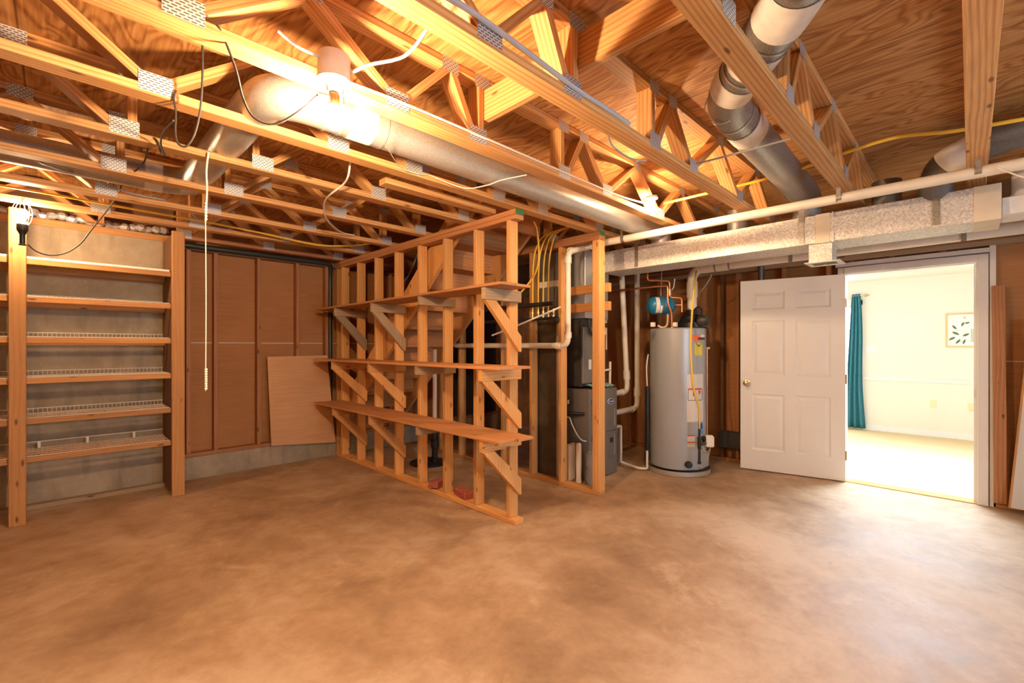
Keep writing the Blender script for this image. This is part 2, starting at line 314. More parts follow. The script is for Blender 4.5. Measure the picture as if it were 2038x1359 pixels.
# ------------------------------------------------------------------ mesh builder
class MB:
    def __init__(self, M4=None): self.v = []; self.f = []; self.u = []; self.M = M4
    def _a(self, pts):
        k = len(self.v)
        for p in pts:
            p = Vector(p)
            if self.M is not None: p = self.M @ p
            self.v.append(p)
        return k
    def face(self, pts, uvs=None):
        k = self._a(pts); self.f.append(tuple(range(k, k + len(pts))))
        self.u.append(uvs or [(0, 0)] * len(pts))
    def bar(self, a, b, w, t, up=(0, 0, 1), cut=None):
        """plank from a to b; w = size across (perpendicular to up), t = size along up"""
        a, b = Vector(a), Vector(b); d = b - a; L = d.length; d = d.normalized(); up = Vector(up)
        s = d.cross(up)
        if s.length < 1e-5: s = d.cross(Vector((1, 0, 0)))
        s = s.normalized(); n = s.cross(d).normalized()
        h, g = s * (w / 2), n * (t / 2)
        c = [a - h - g, a + h - g, a + h + g, a - h + g, b - h - g, b + h - g, b + h + g, b - h + g]
        if cut: c = cut(c)
        k = self._a(c); ou, ov = random.uniform(0, 40), random.uniform(0, 40)
        per = [0, w, w + t, 2 * w + t, 2 * w + 2 * t]
        for i in range(4):
            j = (i + 1) % 4
            self.f.append((k + i, k + j, k + 4 + j, k + 4 + i))
            self.u.append([(ou, ov + per[i]), (ou, ov + per[i + 1]), (ou + L, ov + per[i + 1]), (ou + L, ov + per[i])])
        self.f.append((k + 3, k + 2, k + 1, k)); self.u.append([(ou, ov), (ou + 0.01, ov), (ou + 0.01, ov + w), (ou, ov + w)])
        self.f.append((k + 4, k + 5, k + 6, k + 7)); self.u.append([(ou, ov), (ou + 0.01, ov), (ou + 0.01, ov + w), (ou, ov + w)])
        return self
    def box(self, x0, x1, y0, y1, z0, z1, axis=None):
        dx, dy, dz = x1 - x0, y1 - y0, z1 - z0
        if axis is None: axis = 'xyz'[[dx, dy, dz].index(max(dx, dy, dz))]
        cx, cy, cz = (x0 + x1) / 2, (y0 + y1) / 2, (z0 + z1) / 2
        if axis == 'x': return self.bar((x0, cy, cz), (x1, cy, cz), dy, dz)
        if axis == 'y': return self.bar((cx, y0, cz), (cx, y1, cz), dx, dz)
        return self.bar((cx, cy, z0), (cx, cy, z1), dx, dy, up=(0, 1, 0))
    def quad(self, a, b, c, d):
        a, b, c, d = map(Vector, (a, b, c, d)); w = (b - a).length; h = (d - a).length
        self.face([a, b, c, d], [(0, 0), (w, 0), (w, h), (0, h)]); return self
    def tube(self, pts, r, n=10, caps=True, closed=False):
        pts = [Vector(p) for p in pts]; R = r if isinstance(r, (list, tuple)) else [r] * len(pts)
        N_ = len(pts); tan = []
        for i in range(N_):
            if closed: tn = pts[(i + 1) % N_] - pts[i - 1]
            else: tn = pts[min(i + 1, N_ - 1)] - pts[max(i - 1, 0)]
            tan.append(tn.normalized())
        ref = Vector((0, 0, 1)) if abs(tan[0].z) < 0.9 else Vector((1, 0, 0))
        e = tan[0].cross(ref).normalized(); rings = []; Lc = 0.0; lens = []
        for i in range(N_):
            if i:
                e = (e - tan[i] * e.dot(tan[i])).normalized(); Lc += (pts[i] - pts[i - 1]).length
            lens.append(Lc); q = tan[i].cross(e)
            rings.append(self._a([pts[i] + (e * math.cos(2 * PI * k / n) + q * math.sin(2 * PI * k / n)) * R[i] for k in range(n)]))
        for i in range(N_ if closed else N_ - 1):
            j = (i + 1) % N_
            for k in range(n):
                k2 = (k + 1) % n
                self.f.append((rings[i] + k, rings[i] + k2, rings[j] + k2, rings[j] + k))
                u0, u1 = k / n * 2 * PI * R[i], (k + 1) / n * 2 * PI * R[i]
                self.u.append([(lens[i], u0), (lens[i], u1), (lens[j], u1), (lens[j], u0)])
        if caps and not closed:
            self.f.append(tuple(rings[0] + k for k in range(n))[::-1]); self.u.append([(0, 0)] * n)
            self.f.append(tuple(rings[-1] + k for k in range(n))); self.u.append([(0, 0)] * n)
        return self
    def lathe(self, prof, o=(0, 0, 0), ax=(0, 0, 1), n=28):
        """prof: list of (radius, height along the axis)"""
        o, ax = Vector(o), Vector(ax).normalized()
        e = ax.cross(Vector((0, 0, 1)) if abs(ax.z) < 0.9 else Vector((1, 0, 0))).normalized(); q = ax.cross(e)
        rings = [self._a([o + ax * h + (e * math.cos(2 * PI * k / n) + q * math.sin(2 * PI * k / n)) * r for k in range(n)]) for r, h in prof]
        for i in range(len(prof) - 1):
            for k in range(n):
                k2 = (k + 1) % n
                self.f.append((rings[i] + k, rings[i] + k2, rings[i + 1] + k2, rings[i + 1] + k))
                self.u.append([(k / n, prof[i][1]), ((k + 1) / n, prof[i][1]), ((k + 1) / n, prof[i + 1][1]), (k / n, prof[i + 1][1])])
        if prof[0][0] > 1e-5: self.f.append(tuple(rings[0] + k for k in range(n))[::-1]); self.u.append([(0, 0)] * n)
        if prof[-1][0] > 1e-5: self.f.append(tuple(rings[-1] + k for k in range(n))); self.u.append([(0, 0)] * n)
        return self
    def prism(self, poly, ext):
        """closed planar outline swept by vector ext"""
        ext = Vector(ext); P = [Vector(p) for p in poly]; n = len(P)
        k = self._a(P); k2 = self._a([p + ext for p in P]); ov = random.uniform(0, 30)
        self.f.append(tuple(range(k, k + n))[::-1]); self.u.append([(P[i].z * 1.0 + ov, P[i].x + P[i].y) for i in range(n)][::-1])
        self.f.append(tuple(range(k2, k2 + n))); self.u.append([(P[i].z + ov, P[i].x + P[i].y) for i in range(n)])
        for i in range(n):
            j = (i + 1) % n; L = (P[j] - P[i]).length; e = ext.length
            self.f.append((k + i, k + j, k2 + j, k2 + i)); self.u.append([(ov, 0), (ov + L, 0), (ov + L, e), (ov, e)])
        return self
    def build(self, name, mat, parent=None, smooth=False, bevel=0.0, **tags):
        pts = self.v
        lo = Vector([min(p[i] for p in pts) for i in range(3)]); hi = Vector([max(p[i] for p in pts) for i in range(3)])
        c = (lo + hi) / 2
        if parent is None: c.z = lo.z
        me = bpy.data.meshes.new(name); me.from_pydata([p - c for p in pts], [], self.f); 
        ul = me.uv_layers.new(name='UVMap'); i = 0
        flat = [uv for face in self.u for uv in face]
        for li, uv in enumerate(flat): ul.data[li].uv = uv
        me.materials.append(M[mat] if isinstance(mat, str) else mat)
        import bmesh as _b
        bm = _b.new(); bm.from_mesh(me); _b.ops.recalc_face_normals(bm, faces=bm.faces); bm.to_mesh(me); bm.free()
        if smooth:
            for p in me.polygons: p.use_smooth = True
            me.set_sharp_from_angle(angle=math.radians(38))
        o = bpy.data.objects.new(name, me); COL.objects.link(o)
        if parent is not None:
            o.parent = parent; o.location = c - Vector(parent['_w'])
        else: o.location = c
        o['_w'] = tuple(c)
        if bevel:
            bv = o.modifiers.new('edge', 'BEVEL'); bv.width = bevel; bv.segments = 1; bv.limit_method = 'ANGLE'
        for k, v in tags.items(): o[k] = v
        return o

def thing(name, label, cat, loc, group=None):
    o = bpy.data.objects.new(name, None); COL.objects.link(o); o.location = loc; o['_w'] = tuple(loc); o.empty_display_size = 0.1
    o['label'] = label; o['category'] = cat; o['kind'] = 'thing'
    if group: o['group'] = group
    return o
def tag(o, label, cat, group=None):
    o['label'] = label; o['category'] = cat; o['kind'] = 'thing'
    if group: o['group'] = group
    return o
def struct(o): o['kind'] = 'structure'; return o

def smooth_path(pts, n=6):
    """Catmull-Rom through the points"""
    P = [Vector(p) for p in pts]; out = []
    for i in range(len(P) - 1):
        p0, p1, p2, p3 = P[max(i - 1, 0)], P[i], P[i + 1], P[min(i + 2, len(P) - 1)]
        for k in range(n):
            t = k / n
            out.append(0.5 * ((2 * p1) + (p2 - p0) * t + (2 * p0 - 5 * p1 + 4 * p2 - p3) * t * t + (3 * p1 - p0 - 3 * p2 + p3) * t ** 3))
    out.append(P[-1]); return out
def round_corner(pts, rad, n=6):
    """polyline with its corners rounded by radius rad"""
    P = [Vector(p) for p in pts]; out = [P[0]]
    for i in range(1, len(P) - 1):
        a, b, c = P[i - 1], P[i], P[i + 1]
        u, v = (a - b), (c - b); r = min(rad, u.length * 0.49, v.length * 0.49)
        p, q = b + u.normalized() * r, b + v.normalized() * r
        for k in range(n + 1):
            t = k / n; out.append(p * (1 - t) ** 2 + b * 2 * t * (1 - t) + q * t * t)
    out.append(P[-1]); return out

# ------------------------------------------------------------------ room shell
XR, YB, ZD, ZC = 5.50, 5.60, 2.716, 2.36      # door wall, rear wall, deck underside, chord underside
XL, YF = -2.2, -3.2
struct(MB().box(XL - .15, XR + .09, YF - .15, YB + .15, -0.12, 0.0).build('floor', 'floor'))
struct(MB().box(XL - .15, XR + .25, YF - .15, YB + .15, ZD, ZD + .02).build('ceiling', 'ply'))
struct(MB().box(XL - .15, XL, YF, YB, 0, ZD).build('wall_left', 'conc'))
fw = MB(); fw.box(XL - .15, .6, YF - .15, YF, 0, ZD); fw.box(2.6, XR, YF - .15, YF, 0, ZD); fw.box(.6, 2.6, YF - .15, YF, 0, .9); fw.box(.6, 2.6, YF - .15, YF, 2.0, ZD)
struct(fw.build('wall_front', 'conc'))
wn = struct(MB().box(.6, 2.6, YF - .10, YF - .09, .9, 2.0).build('assumed_window', 'glass'))  # assumed window, added with its wall opening behind the camera, out of view
wf = MB()
for z in (.9, 1.96): wf.box(.6, 2.6, YF - .12, YF - .05, z, z + .04)
for x in (.6, 1.58, 2.56): wf.box(x, x + .04, YF - .12, YF - .05, .9, 2.0)
wf.build('window_frame', 'white', wn)

# concrete foundation behind the shelving rack, with a wooden sill and foil insulation on top
cw = struct(MB().box(XL, 0.80, 5.46, YB + .15, 0, 2.34).build('wall_back_concrete', 'conc'))
MB().box(XL, 0.80, 5.45, YB + .1, 2.34, 2.40).build('sill_plate', 'post', cw, bevel=.003)
MB().box(XL, 0.80, 5.56, YB + .1, 2.40, ZD).build('rim_joist', 'darkwood', cw)
ins = MB()
for k in range(46):
    x = -1.9 + k * 0.058; ins.lathe([(0.0, -.03), (.03, -.02), (.045, 0), (.03, .03), (0, .04)], (x, 5.49 + random.uniform(-.02, .01), 2.415 + random.uniform(0, .03)), (random.uniform(-.4, .4), random.uniform(-.4, .4), 1), 7)
ins.build('foil_insulation', 'foil', cw)
# brown panel wall on its concrete footing
wb = struct(MB().box(0.80, 4.10, YB, YB + .03, 0.22, ZD).build('wall_back', 'panel'))
struct(MB().box(4.101, XR, YB, YB + .03, 0.22, ZD).build('wall_back_dark', plain('painted_shade_wall', (.045, .038, .034), .9)))  # unlit stretch of the rear wall, its shade put into a near-black colour
struct(MB().box(0.80, XR, 5.50, YB + .15, 0, 0.22).build('trim_1', 'conc'))
MB().box(0.80, XR, 5.51, YB, 0.22, 0.26).build('bottom_plate', 'red', wb, bevel=.003)
for x in (0.895, 1.130, 1.535, 1.945, 2.285, 2.75, 3.15, 3.56, 3.97, 4.37, 4.78, 5.18):
    MB().box(x, x + .038, 5.512, YB, 0.26, 2.30).build('stud', 'red', wb, bevel=.003)
MB().box(0.80, XR, 5.512, YB, 2.30, 2.34).build('top_plate', 'darkwood', wb)
MB().box(0.80, 4.10, YB - .004, YB, 1.367, 1.377).build('panel_seam', 'filter', wb)
# door wall
D0, D1, DT = -0.032, 0.872, 2.035           # door opening in Y, and its head
wr = MB(); wr.box(XR + .085, XR + .10, YF, D0 - .02, 0, 2.30); wr.box(XR + .085, XR + .10, D1 + .02, YB, 0, 2.30); wr.box(XR + .085, XR + .10, D0 - .02, D1 + .02, DT + .03, 2.30)
wr = struct(wr.build('wall_right', 'panel'))
MB().box(XR, XR + .085, YF, D0 - .10, 0, .038).build('bottom_plate', 'red', wr, bevel=.003)
MB().box(XR, XR + .085, D1 + .10, YB, 0, .038).build('bottom_plate', 'red', wr, bevel=.003)
MB().box(XR - .02, XR + .085, YF, YB, 2.175, 2.222).build('top_plate', 'dullwood', wr, bevel=.003)
MB().box(XR + .06, XR + .098, YF, YB, 2.30, ZD).build('rim_board', 'darkwood', wr)
for y in (1.03, 1.43, 1.90, 2.07, 2.47, 2.87, 3.28, 3.70, 4.10, 4.50, 4.90, 5.30, -0.62, -1.03, -1.43, -1.83, -2.24):
    MB().box(XR, XR + .085, y - .038, y, .038, 2.175).build('stud', 'red' if y != 2.07 else 'darkwood', wr, bevel=.003)
for y in (.15, .50, .80): MB().box(XR + .02, XR + .085, y, y + .038, 2.15, 2.175).build('cripple_stud', 'red', wr)
MB().box(XR + .079, XR + .085, YF, D0 - .14, 1.205, 1.213).build('panel_seam', 'filter', wr)
# door casing, jambs and head
tr = MB()
tr.box(XR - .004, XR + .14, D0 - .018, D0, 0, DT); tr.box(XR - .004, XR + .14, D1, D1 + .018, 0, DT); tr.box(XR - .004, XR + .14, D0 - .018, D1 + .018, DT, DT + .018)
t2 = struct(tr.build('trim_2', 'white', bevel=.002))
MB().box(XR - .018, XR, D0 - .075, D0 - .010, 0, DT + .075).build('casing', 'white', t2, bevel=.004)
MB().box(XR - .006, XR, D1 + .010, D1 + .060, 0, DT + .075).build('casing', 'white', t2, bevel=.004)
MB().box(XR - .018, XR, D0 - .010, D1 + .010, DT + .010, DT + .075).build('casing', 'white', t2, bevel=.004)
MB().box(XR, XR + .085, D0 - .118, D0 - .080, 0, 2.175).build('jack_stud', 'white', t2, bevel=.002)
MB().box(XR, XR + .085, D0 - .080, D1 + .08, DT + .085, DT + .125).build('header', 'white', t2, bevel=.002)
MB().box(XR + .05, XR + .062, D0, D0 + .012, 0, DT).build('door_stop', 'white', t2)
MB().box(XR + .02, XR + .048, D0 - .001, D0 + .001, .90, .96).build('strike_plate', 'chrome', t2)
MB().box(XR - .01, XR + .13, D0, D1, 0, .008).build('threshold', 'brass', t2)

# ------------------------------------------------------------------ the bright room beyond the door
XW = 9.14
struct(MB().box(XR + .10, XW + .05, -3.2, 4.2, -0.03, 0.004).build('floor_far', 'carpet'))
struct(MB().box(XR + .10, XW + .05, -3.2, 4.2, 2.375, 2.40).build('ceiling_far', 'farceil'))
wfr = MB(); wfr.box(XW, XW + .05, -3.2, 1.30, 0, 2.375); wfr.box(XW, XW + .05, 3.0, 4.2, 0, 2.375); wfr.box(XW, XW + .05, 1.30, 3.0, 0, .35); wfr.box(XW, XW + .05, 1.30, 3.0, 2.0, 2.375)
struct(wfr.build('wall_far', 'farwall'))
struct(MB().box(XR + .10, XW, 4.2, 4.25, 0, 2.375).build('wall_far_left', 'farwall'))
struct(MB().box(XR + .10, XW, -3.25, -3.2, 0, 2.375).build('wall_far_right', 'farwall'))
wi = MB(); wi.box(XR + .101, XR + .12, -3.2, D0 - .02, 0, 2.375); wi.box(XR + .101, XR + .12, D1 + .02, 4.2, 0, 2.375); wi.box(XR + .101, XR + .12, D0 - .02, D1 + .02, DT + .02, 2.375)
struct(wi.build('wall_far_near', 'farwall'))
struct(MB().box(XW - .014, XW, -3.2, 1.30, .004, .09).build('baseboard_far', 'white', bevel=.003))
cr = MB(); cr.box(XW - .03, XW, -3.2, 1.24, .822, .85); cr.box(XW - .016, XW, -3.2, 1.24, .795, .822)
struct(cr.build('trim_3', 'white', bevel=.003))
w1 = struct(MB().box(XW + .03, XW + .034, 1.30, 3.0, .35, 2.0).build('window_1', glow('daylit_pane', (0.86, 0.95, 1.0), 2.2)))
wb1 = MB()
for z in (.35, .76, 1.17, 1.58, 1.96): wb1.box(XW - .01, XW + .03, 1.30, 3.0, z, z + (.03 if z > .5 and z < 1.9 else .05))
for y in (1.30, 1.72, 2.13, 2.55, 2.95): wb1.box(XW - .01, XW + .03, y, y + .035, .35, 2.0)
wb1.build('window_frame', 'white', w1)
MB().box(XW - .02, XW - .001, 1.22, 1.30, .30, 2.08).build('window_casing', 'white', w1)
MB().box(XW - .02, XW - .001, 1.22, 3.08, 2.0, 2.08).build('window_casing', 'white', w1)

def curtain(lab):
    mb = MB(); n = 64; rows = 18; g = []
    for j in range(rows + 1):
        q = j / rows; z = 2.17 - (2.17 - .035) * q
        ya = 1.232 - .055 * q - .012 * math.sin(q * 7); yb = 1.345 + .10 * q
        g.append(mb._a([(XW - .10 + .034 * math.sin(i / n * 2 * PI * 3.5 + q * .6) * (0.55 + .45 * q), ya + (yb - ya) * i / n, z) for i in range(n + 1)]))
    for j in range(rows):
        for i in range(n):
            mb.f.append((g[j] + i, g[j] + i + 1, g[j + 1] + i + 1, g[j + 1] + i)); mb.u.append([(0, 0)] * 4)
    o = mb.build('curtain', 'curtain', smooth=True)
    sd = o.modifiers.new('cloth', 'SOLIDIFY'); sd.thickness = .004
    return tag(o, lab, 'curtain')
curtain('long teal curtain hanging beside the window of the bright room')
rd = thing('curtain_rod', 'thin metal curtain rod with a round finial above the teal curtain', 'curtain rod', (XW - .10, 2.1, 2.145))
MB().tube([(XW - .10, 1.19, 2.145), (XW - .10, 3.15, 2.145)], .008).build('rod', 'chrome', rd, smooth=True)
MB().lathe([(.008, 0), (.02, .012), (.026, .03), (.018, .05), (.006, .058), (.012, .066), (0, .076)], (XW - .10, 1.19, 2.145), (0, -1, 0), 16).build('finial', 'chrome', rd, smooth=True)
MB().tube([(XW, 1.24, 2.145), (XW - .10, 1.24, 2.145)], .006).build('bracket', 'chrome', rd, smooth=True)

pf = thing('framed_print', 'oak framed print of dark green leaves on the cream wall', 'picture', (XW, -.02, 1.58))
for (y0, y1, z0, z1) in ((-.30, .254, 1.325, 1.343), (-.30, .254, 1.792, 1.81)):
    MB().box(XW - .03, XW - .002, y0, y1, z0, z1, 'y').build('frame_bar', 'frame', pf)
for (y0, y1) in ((-.30, -.282), (.236, .254)): MB().box(XW - .03, XW - .002, y0, y1, 1.343, 1.792, 'z').build('frame_bar', 'frame', pf)
MB().box(XW - .012, XW - .003, -.282, .236, 1.343, 1.792).build('print_sheet', 'paper', pf)
def leaf(mat, y, z, L, w, ang):
    mb = MB()
    u = Vector((0, -math.cos(ang), math.sin(ang))); p = Vector((0, math.sin(ang), math.cos(ang))); c = Vector((XW - .0125, y, z))
    pts = []
    for k in range(9): s = k / 8; pts.append(c + u * L * s + p * w * math.sin(PI * s) ** 0.8)
    for k in range(7, 0, -1): s = k / 8; pts.append(c + u * L * s - p * w * math.sin(PI * s) ** 0.8)
    mb.prism(pts, (-.0008, 0, 0)).build('leaf', mat, pf)
l1, l2 = 'leaf', 'leaf2'
for (y, z, L, w, a) in ((.14, 1.58, .075, .014, 2.2), (.11, 1.50, .09, .016, 2.6), (.15, 1.47, .085, .015, -2.6 + PI * 2), (.10, 1.44, .085, .014, -2.2), (.08, 1.48, .08, .016, .5), (.09, 1.62, .07, .013, 1.2), (.06, 1.66, .06, .012, .3), (.05, 1.44, .08, .012, -1.9)): leaf(l1, y, z, L, w, a)
for k in range(11): leaf(l1, -.02, 1.40 + k * .017, .022, .004, .4); leaf(l1, -.022, 1.40 + k * .017, .022, .004, PI - .4)
for k in range(7): leaf(l1, -.09 - k * .004, 1.40 + k * .028, .05, .010, .5); leaf(l1, -.09 - k * .004, 1.40 + k * .028, .05, .010, PI - .6)
for (y, z, L, w, a) in ((.05, 1.72, .05, .012, 1.9), (-.03, 1.64, .06, .012, 1.0), (-.10, 1.66, .06, .013, 1.3), (.12, 1.40, .05, .008, .2)): leaf(l2, y, z, L, w, a)

def wall_plate(name, y, z, w, mat, lab, cat, kind):
    t = thing(name, lab, cat, (XW - .003, y, z))
    MB().box(XW - .007, XW - .0005, y - w / 2, y + w / 2, z - .057, z + .057).build('cover_plate', mat, t, bevel=.002)
    if kind == 'switch':
        for dy in (-.023, .023): MB().box(XW - .016, XW - .006, y + dy - .005, y + dy + .005, z - .012, z + .012).build('toggle', mat, t)
    else:
        for dz in (-.021, .021): MB().lathe([(.016, 0), (.016, .003), (.012, .004)], (XW - .007, y, z + dz), (-1, 0, 0), 16).build('socket', mat, t)
wall_plate('light_switch', 1.116, 1.29, .116, 'white', 'white double light switch on the cream wall beside the teal curtain', 'light switch', 'switch')
wall_plate('wall_outlet', .388, .485, .072, 'ivory', 'ivory outlet low on the cream wall, the one nearer the curtain', 'outlet', 'outlet')
wall_plate('wall_outlet', -.01, .475, .072, 'ivory', 'ivory outlet on the cream wall half hidden by the door jamb below the print', 'outlet', 'outlet')
rl = thing('recessed_light', 'round recessed ceiling light in the bright room', 'ceiling light', (8.18, .065, 2.37))
MB().lathe([(.085, 0), (.10, -.004), (.10, -.008), (.082, -.008)], (8.18, .065, 2.3755), (0, 0, 1), 28).build('trim_ring', 'white', rl, smooth=True)
MB().lathe([(.080, 0), (.080, -.004)], (8.18, .065, 2.372), (0, 0, 1), 28).build('lens', glow('lens_glow', (1, .93, .8), 6.0), rl)

# ------------------------------------------------------------------ six-panel door, swung back nearly against the wall
hinge = Vector((5.462, .864, 0)); free = Vector((5.272, 1.760, 0)); du = (free - hinge).normalized(); DW = 0.925
dn = Vector((-du.y, du.x, 0))                       # faces the room
if dn.x > 0: dn = -dn
DM = Matrix(((du.x, dn.x, 0, hinge.x), (du.y, dn.y, 0, hinge.y), (0, 0, 1, .012), (0, 0, 0, 1)))
DH = 2.03
def door_leaf():
    mb = MB(DM)
    us = [0, .105, .405, .515, .815, DW]; 
    u1 = [(.115, .415), (.510, .815)]; zr = [(.215, .815), (1.015, 1.60), (1.715, 1.905)]
    mb.box(0, DW, -.036, -.010, 0, DH)
    # stiles, mullion, rails in front of the core
    zs = [0, .215, .815, 1.015, 1.60, 1.715, 1.905, DH]
    for (a, b) in ((0, .115), (.415, .510), (.815, DW)): mb.box(a, b, -.012, 0, 0, DH)
    for (a, b) in ((0, .215), (.815, 1.015), (1.60, 1.715), (1.905, DH)):
        for (p, q) in u1: mb.box(p, q, -.012, 0, a, b)
    for (p, q) in u1:
        for (a, b) in zr:
            i, j = .018, .05
            # raised field with sloped shoulders
            o = [(p + i, -.011, a + i), (q - i, -.011, a + i), (q - i, -.011, b - i), (p + i, -.011, b - i)]
            n = [(p + j, -.002, a + j), (q - j, -.002, a + j), (q - j, -.002, b - j), (p + j, -.002, b - j)]
            for k in range(4): mb.face([o[k], o[(k + 1) % 4], n[(k + 1) % 4], n[k]])
            mb.face(n)
            # ogee rim
            e = [(p, 0, a), (q, 0, a), (q, 0, b), (p, 0, b)]
            for k in range(4): mb.face([e[k], e[(k + 1) % 4], o[(k + 1) % 4], o[k]])
    return mb
dr = struct(door_leaf().build('door_1', 'doorpaint'))
kb = MB(DM); kc = DW - .062
kb.lathe([(.033, 0), (.033, .005), (.012, .009), (.012, .03), (.026, .040), (.030, .055), (.022, .066), (0, .069)], (kc, 0, .925), (0, 1, 0), 24)
kb.build('door_knob', 'chrome', dr, smooth=True)
for z in (.25, 1.0, 1.75):
    hb = MB(DM); hb.tube([(-.006, -.002, z - .045), (-.006, -.002, z + .045)], .007, 8); hb.build('hinge', 'chrome', dr, smooth=True)

# ------------------------------------------------------------------ floor trusses
ZB, ZT = ZC + .038, ZD - .038
PA = dict(d=[((-1.2, 0), (-.85, 1)), ((-.85, 1), (-.47, 0)), ((-.47, 0), (-.10, 1)), ((-.10, 1), (.27, 0)), ((.29, 0), (.66, 1)), ((.68, 1), (1.045, 0)), ((1.06, 0), (1.33, 1)), ((1.345, 1), (1.485, 0)),
             ((2.24, 0), (2.405, 1)), ((2.42, 1), (2.67, 0)), ((2.69, 0), (3.08, 1)), ((3.10, 1), (3.44, 0)), ((3.46, 0), (3.82, 1)), ((3.84, 1), (4.20, 0)), ((4.22, 0), (4.58, 1)), ((4.60, 1), (4.96, 0)), ((4.98, 0), (5.3, 1))],
          v=[1.53, 2.19, 5.42], b=[-.47, .28, 1.047, 1.51, 2.21, 2.68, 3.45, 4.21, 4.97], t=[-.85, -.10, .67, 1.335, 1.535, 2.2, 2.41, 3.09, 3.83, 4.59])
PB = dict(d=[((-1.28, 0), (-.90, 1)), ((-.90, 1), (-.53, 0)), ((-.53, 0), (-.15, 1)), ((-.15, 1), (.20, 0)), ((.86, 0), (1.21, 1)), ((1.23, 1), (1.575, 0)), ((1.595, 0), (1.95, 1)), ((1.97, 1), (2.28, 0))],
          v=[.255, .81, 2.33], b=[-.53, .225, .845, 1.585, 2.345], t=[-.90, -.15, .25, .80, 1.22, 1.96, 2.32])
PC = dict(d=[((3.55, 0), (3.85, 1)), ((3.87, 1), (4.20, 0)), ((4.22, 0), (4.55, 1)), ((4.57, 1), (4.9, 0)), ((4.92, 0), (5.25, 1))], v=[3.45, 5.4], b=[3.5, 4.21, 4.91], t=[3.86, 4.56, 5.25])
def truss(yfar, x0, x1, pat, label, skip=(), mat='truss'):
    y1, y0 = yfar, yfar - .089; ym = (y0 + y1) / 2
    t = thing('floor_truss', label, 'floor truss', ((x0 + x1) / 2, ym, ZC), 'floor trusses under the plywood deck')
    MB().box(x0, x1, y0, y1, ZC, ZB).build('bottom_chord', mat, t, bevel=.003)
    MB().box(x0, x1, y0, y1, ZT, ZD - .001).build('top_chord', mat, t, bevel=.003)
    for k, ((xa, ta), (xb, tb)) in enumerate(pat['d']):
        if k in skip: continue
        za, zb = (ZT if ta else ZB), (ZT if tb else ZB)
        def cut(c, za=za, zb=zb):
            # trim both ends level with the chord faces
            out = []
            for i, p in enumerate(c):
                o = c[i + 4] if i < 4 else c[i - 4]; z = za if i < 4 else zb
                d = o - p; out.append(p + d * ((z - p.z) / d.z))
            return out
        MB().bar((xa, ym, za), (xb, ym, zb), .086, .038, up=(0, 0, 1), cut=cut).build('web', mat, t, bevel=.002)
    for x in pat['v']: MB().box(x - .019, x + .019, y0, y1, ZB, ZT, 'z').build('web', mat, t, bevel=.003)
    for xs, zc, w, h in ((pat['b'], 2.408, .114, .078), (pat['t'], 2.683, .096, .062)):
        for x in xs:
            if x0 < x < x1:
                y = y0 - .0012
                MB().quad((x - w / 2, y, zc - h / 2), (x + w / 2, y, zc - h / 2), (x + w / 2, y, zc + h / 2), (x - w / 2, y, zc + h / 2)).build('gusset_plate', 'plate', t)
    return t
TY = [.018, .630, 1.250, 1.852, 2.443, 3.012, 3.640, 4.250, 4.835, 5.375]
truss(TY[0], -1.4, 5.44, PA, 'floor truss farthest right, its bare underside crossing the white drain pipe', skip=(10, 11, 12, 13))
truss(TY[1], -1.4, 5.44, PA, 'floor truss in front of the taped round duct, second from the right', skip=(14, 15))
truss(TY[2], -1.4, 5.44, PA, 'floor truss with a grey cable stapled along its bottom chord, third from the right', skip=(14, 15))
truss(TY[3], -1.4, 5.44, PA, 'floor truss that carries the white lamp fixture and the small right-hand bulb', skip=(14, 15))
truss(TY[4], -1.4, 5.44, PA, 'floor truss behind the long galvanised duct, next after the lamp fixture truss', skip=(14, 15))
truss(TY[5], -1.4, 2.489, PB, 'floor truss from which the white pull rope hangs')
truss(TY[6], -1.4, 2.489, PB, 'floor truss in front of the dark left-hand duct, next behind the pull rope truss')
truss(TY[7], -1.4, 2.489, PB, 'floor truss directly behind the dark left-hand duct, above the yellow cable')
truss(TY[8], -1.4, 2.489, PB, 'floor truss over the front of the wire shelf rack, behind the yellow cable')
truss(TY[9], .84, 2.489, PB, 'short floor truss nearest the brown panel wall', mat='red')
truss(TY[5], 3.41, 5.44, PC, 'short floor truss above the furnace, ending on the stub stud wall')
truss(TY[6], 3.41, 5.44, PC, 'short floor truss behind the furnace, deeper than the one above it')

o = MB().box(1.550, 1.588, .02, 1.86, 2.497, 2.652, 'y').build('strongback_board', 'truss', bevel=.003)
tag(o, 'wide bracing board threaded crosswise through the openings of the trusses', 'board')
o = MB().box(1.452, 2.395, 2.585, 2.673, ZC + .0, ZC + .040, 'x').build('blocking_board', 'truss', bevel=.003)
tag(o, 'loose timber with a sawn left end lying behind the duct and on the partition plate', 'board')

# ------------------------------------------------------------------ open stud partition with its shelves
PX0, PX1 = 2.40, 2.489
pt = thing('stud_partition', 'open stud partition with three board shelves on its front', 'stud wall', (2.445, 3.95, 0))
MB().box(PX0, PX1, 2.38, 5.495, .001, .039, 'y').build('bottom_plate', 'stud', pt, bevel=.003)
MB().box(PX0, PX1, 2.38, 5.505, 2.284, 2.321, 'y').build('top_plate', 'red', pt, bevel=.003)
MB().box(PX0, PX1, 2.38, 5.505, 2.322, 2.359, 'y').build('top_plate', 'red', pt, bevel=.003)
MB().box(PX0, PX1, 2.3785, 2.3798, 2.322, 2.359).build('painted_end', 'greenp', pt, label='green painted end of the plate')
SY = [2.441, 2.829, 3.249, 3.649, 4.069, 4.481, 4.888, 5.298]
for y in SY + [5.44]:
    MB().box(PX0, PX1, y, y + .038, .039, 2.284, 'z').build('stud', 'stud', pt, bevel=.003)
SHZ = [(.672, 'lowest'), (1.172, 'middle'), (1.752, 'top')]
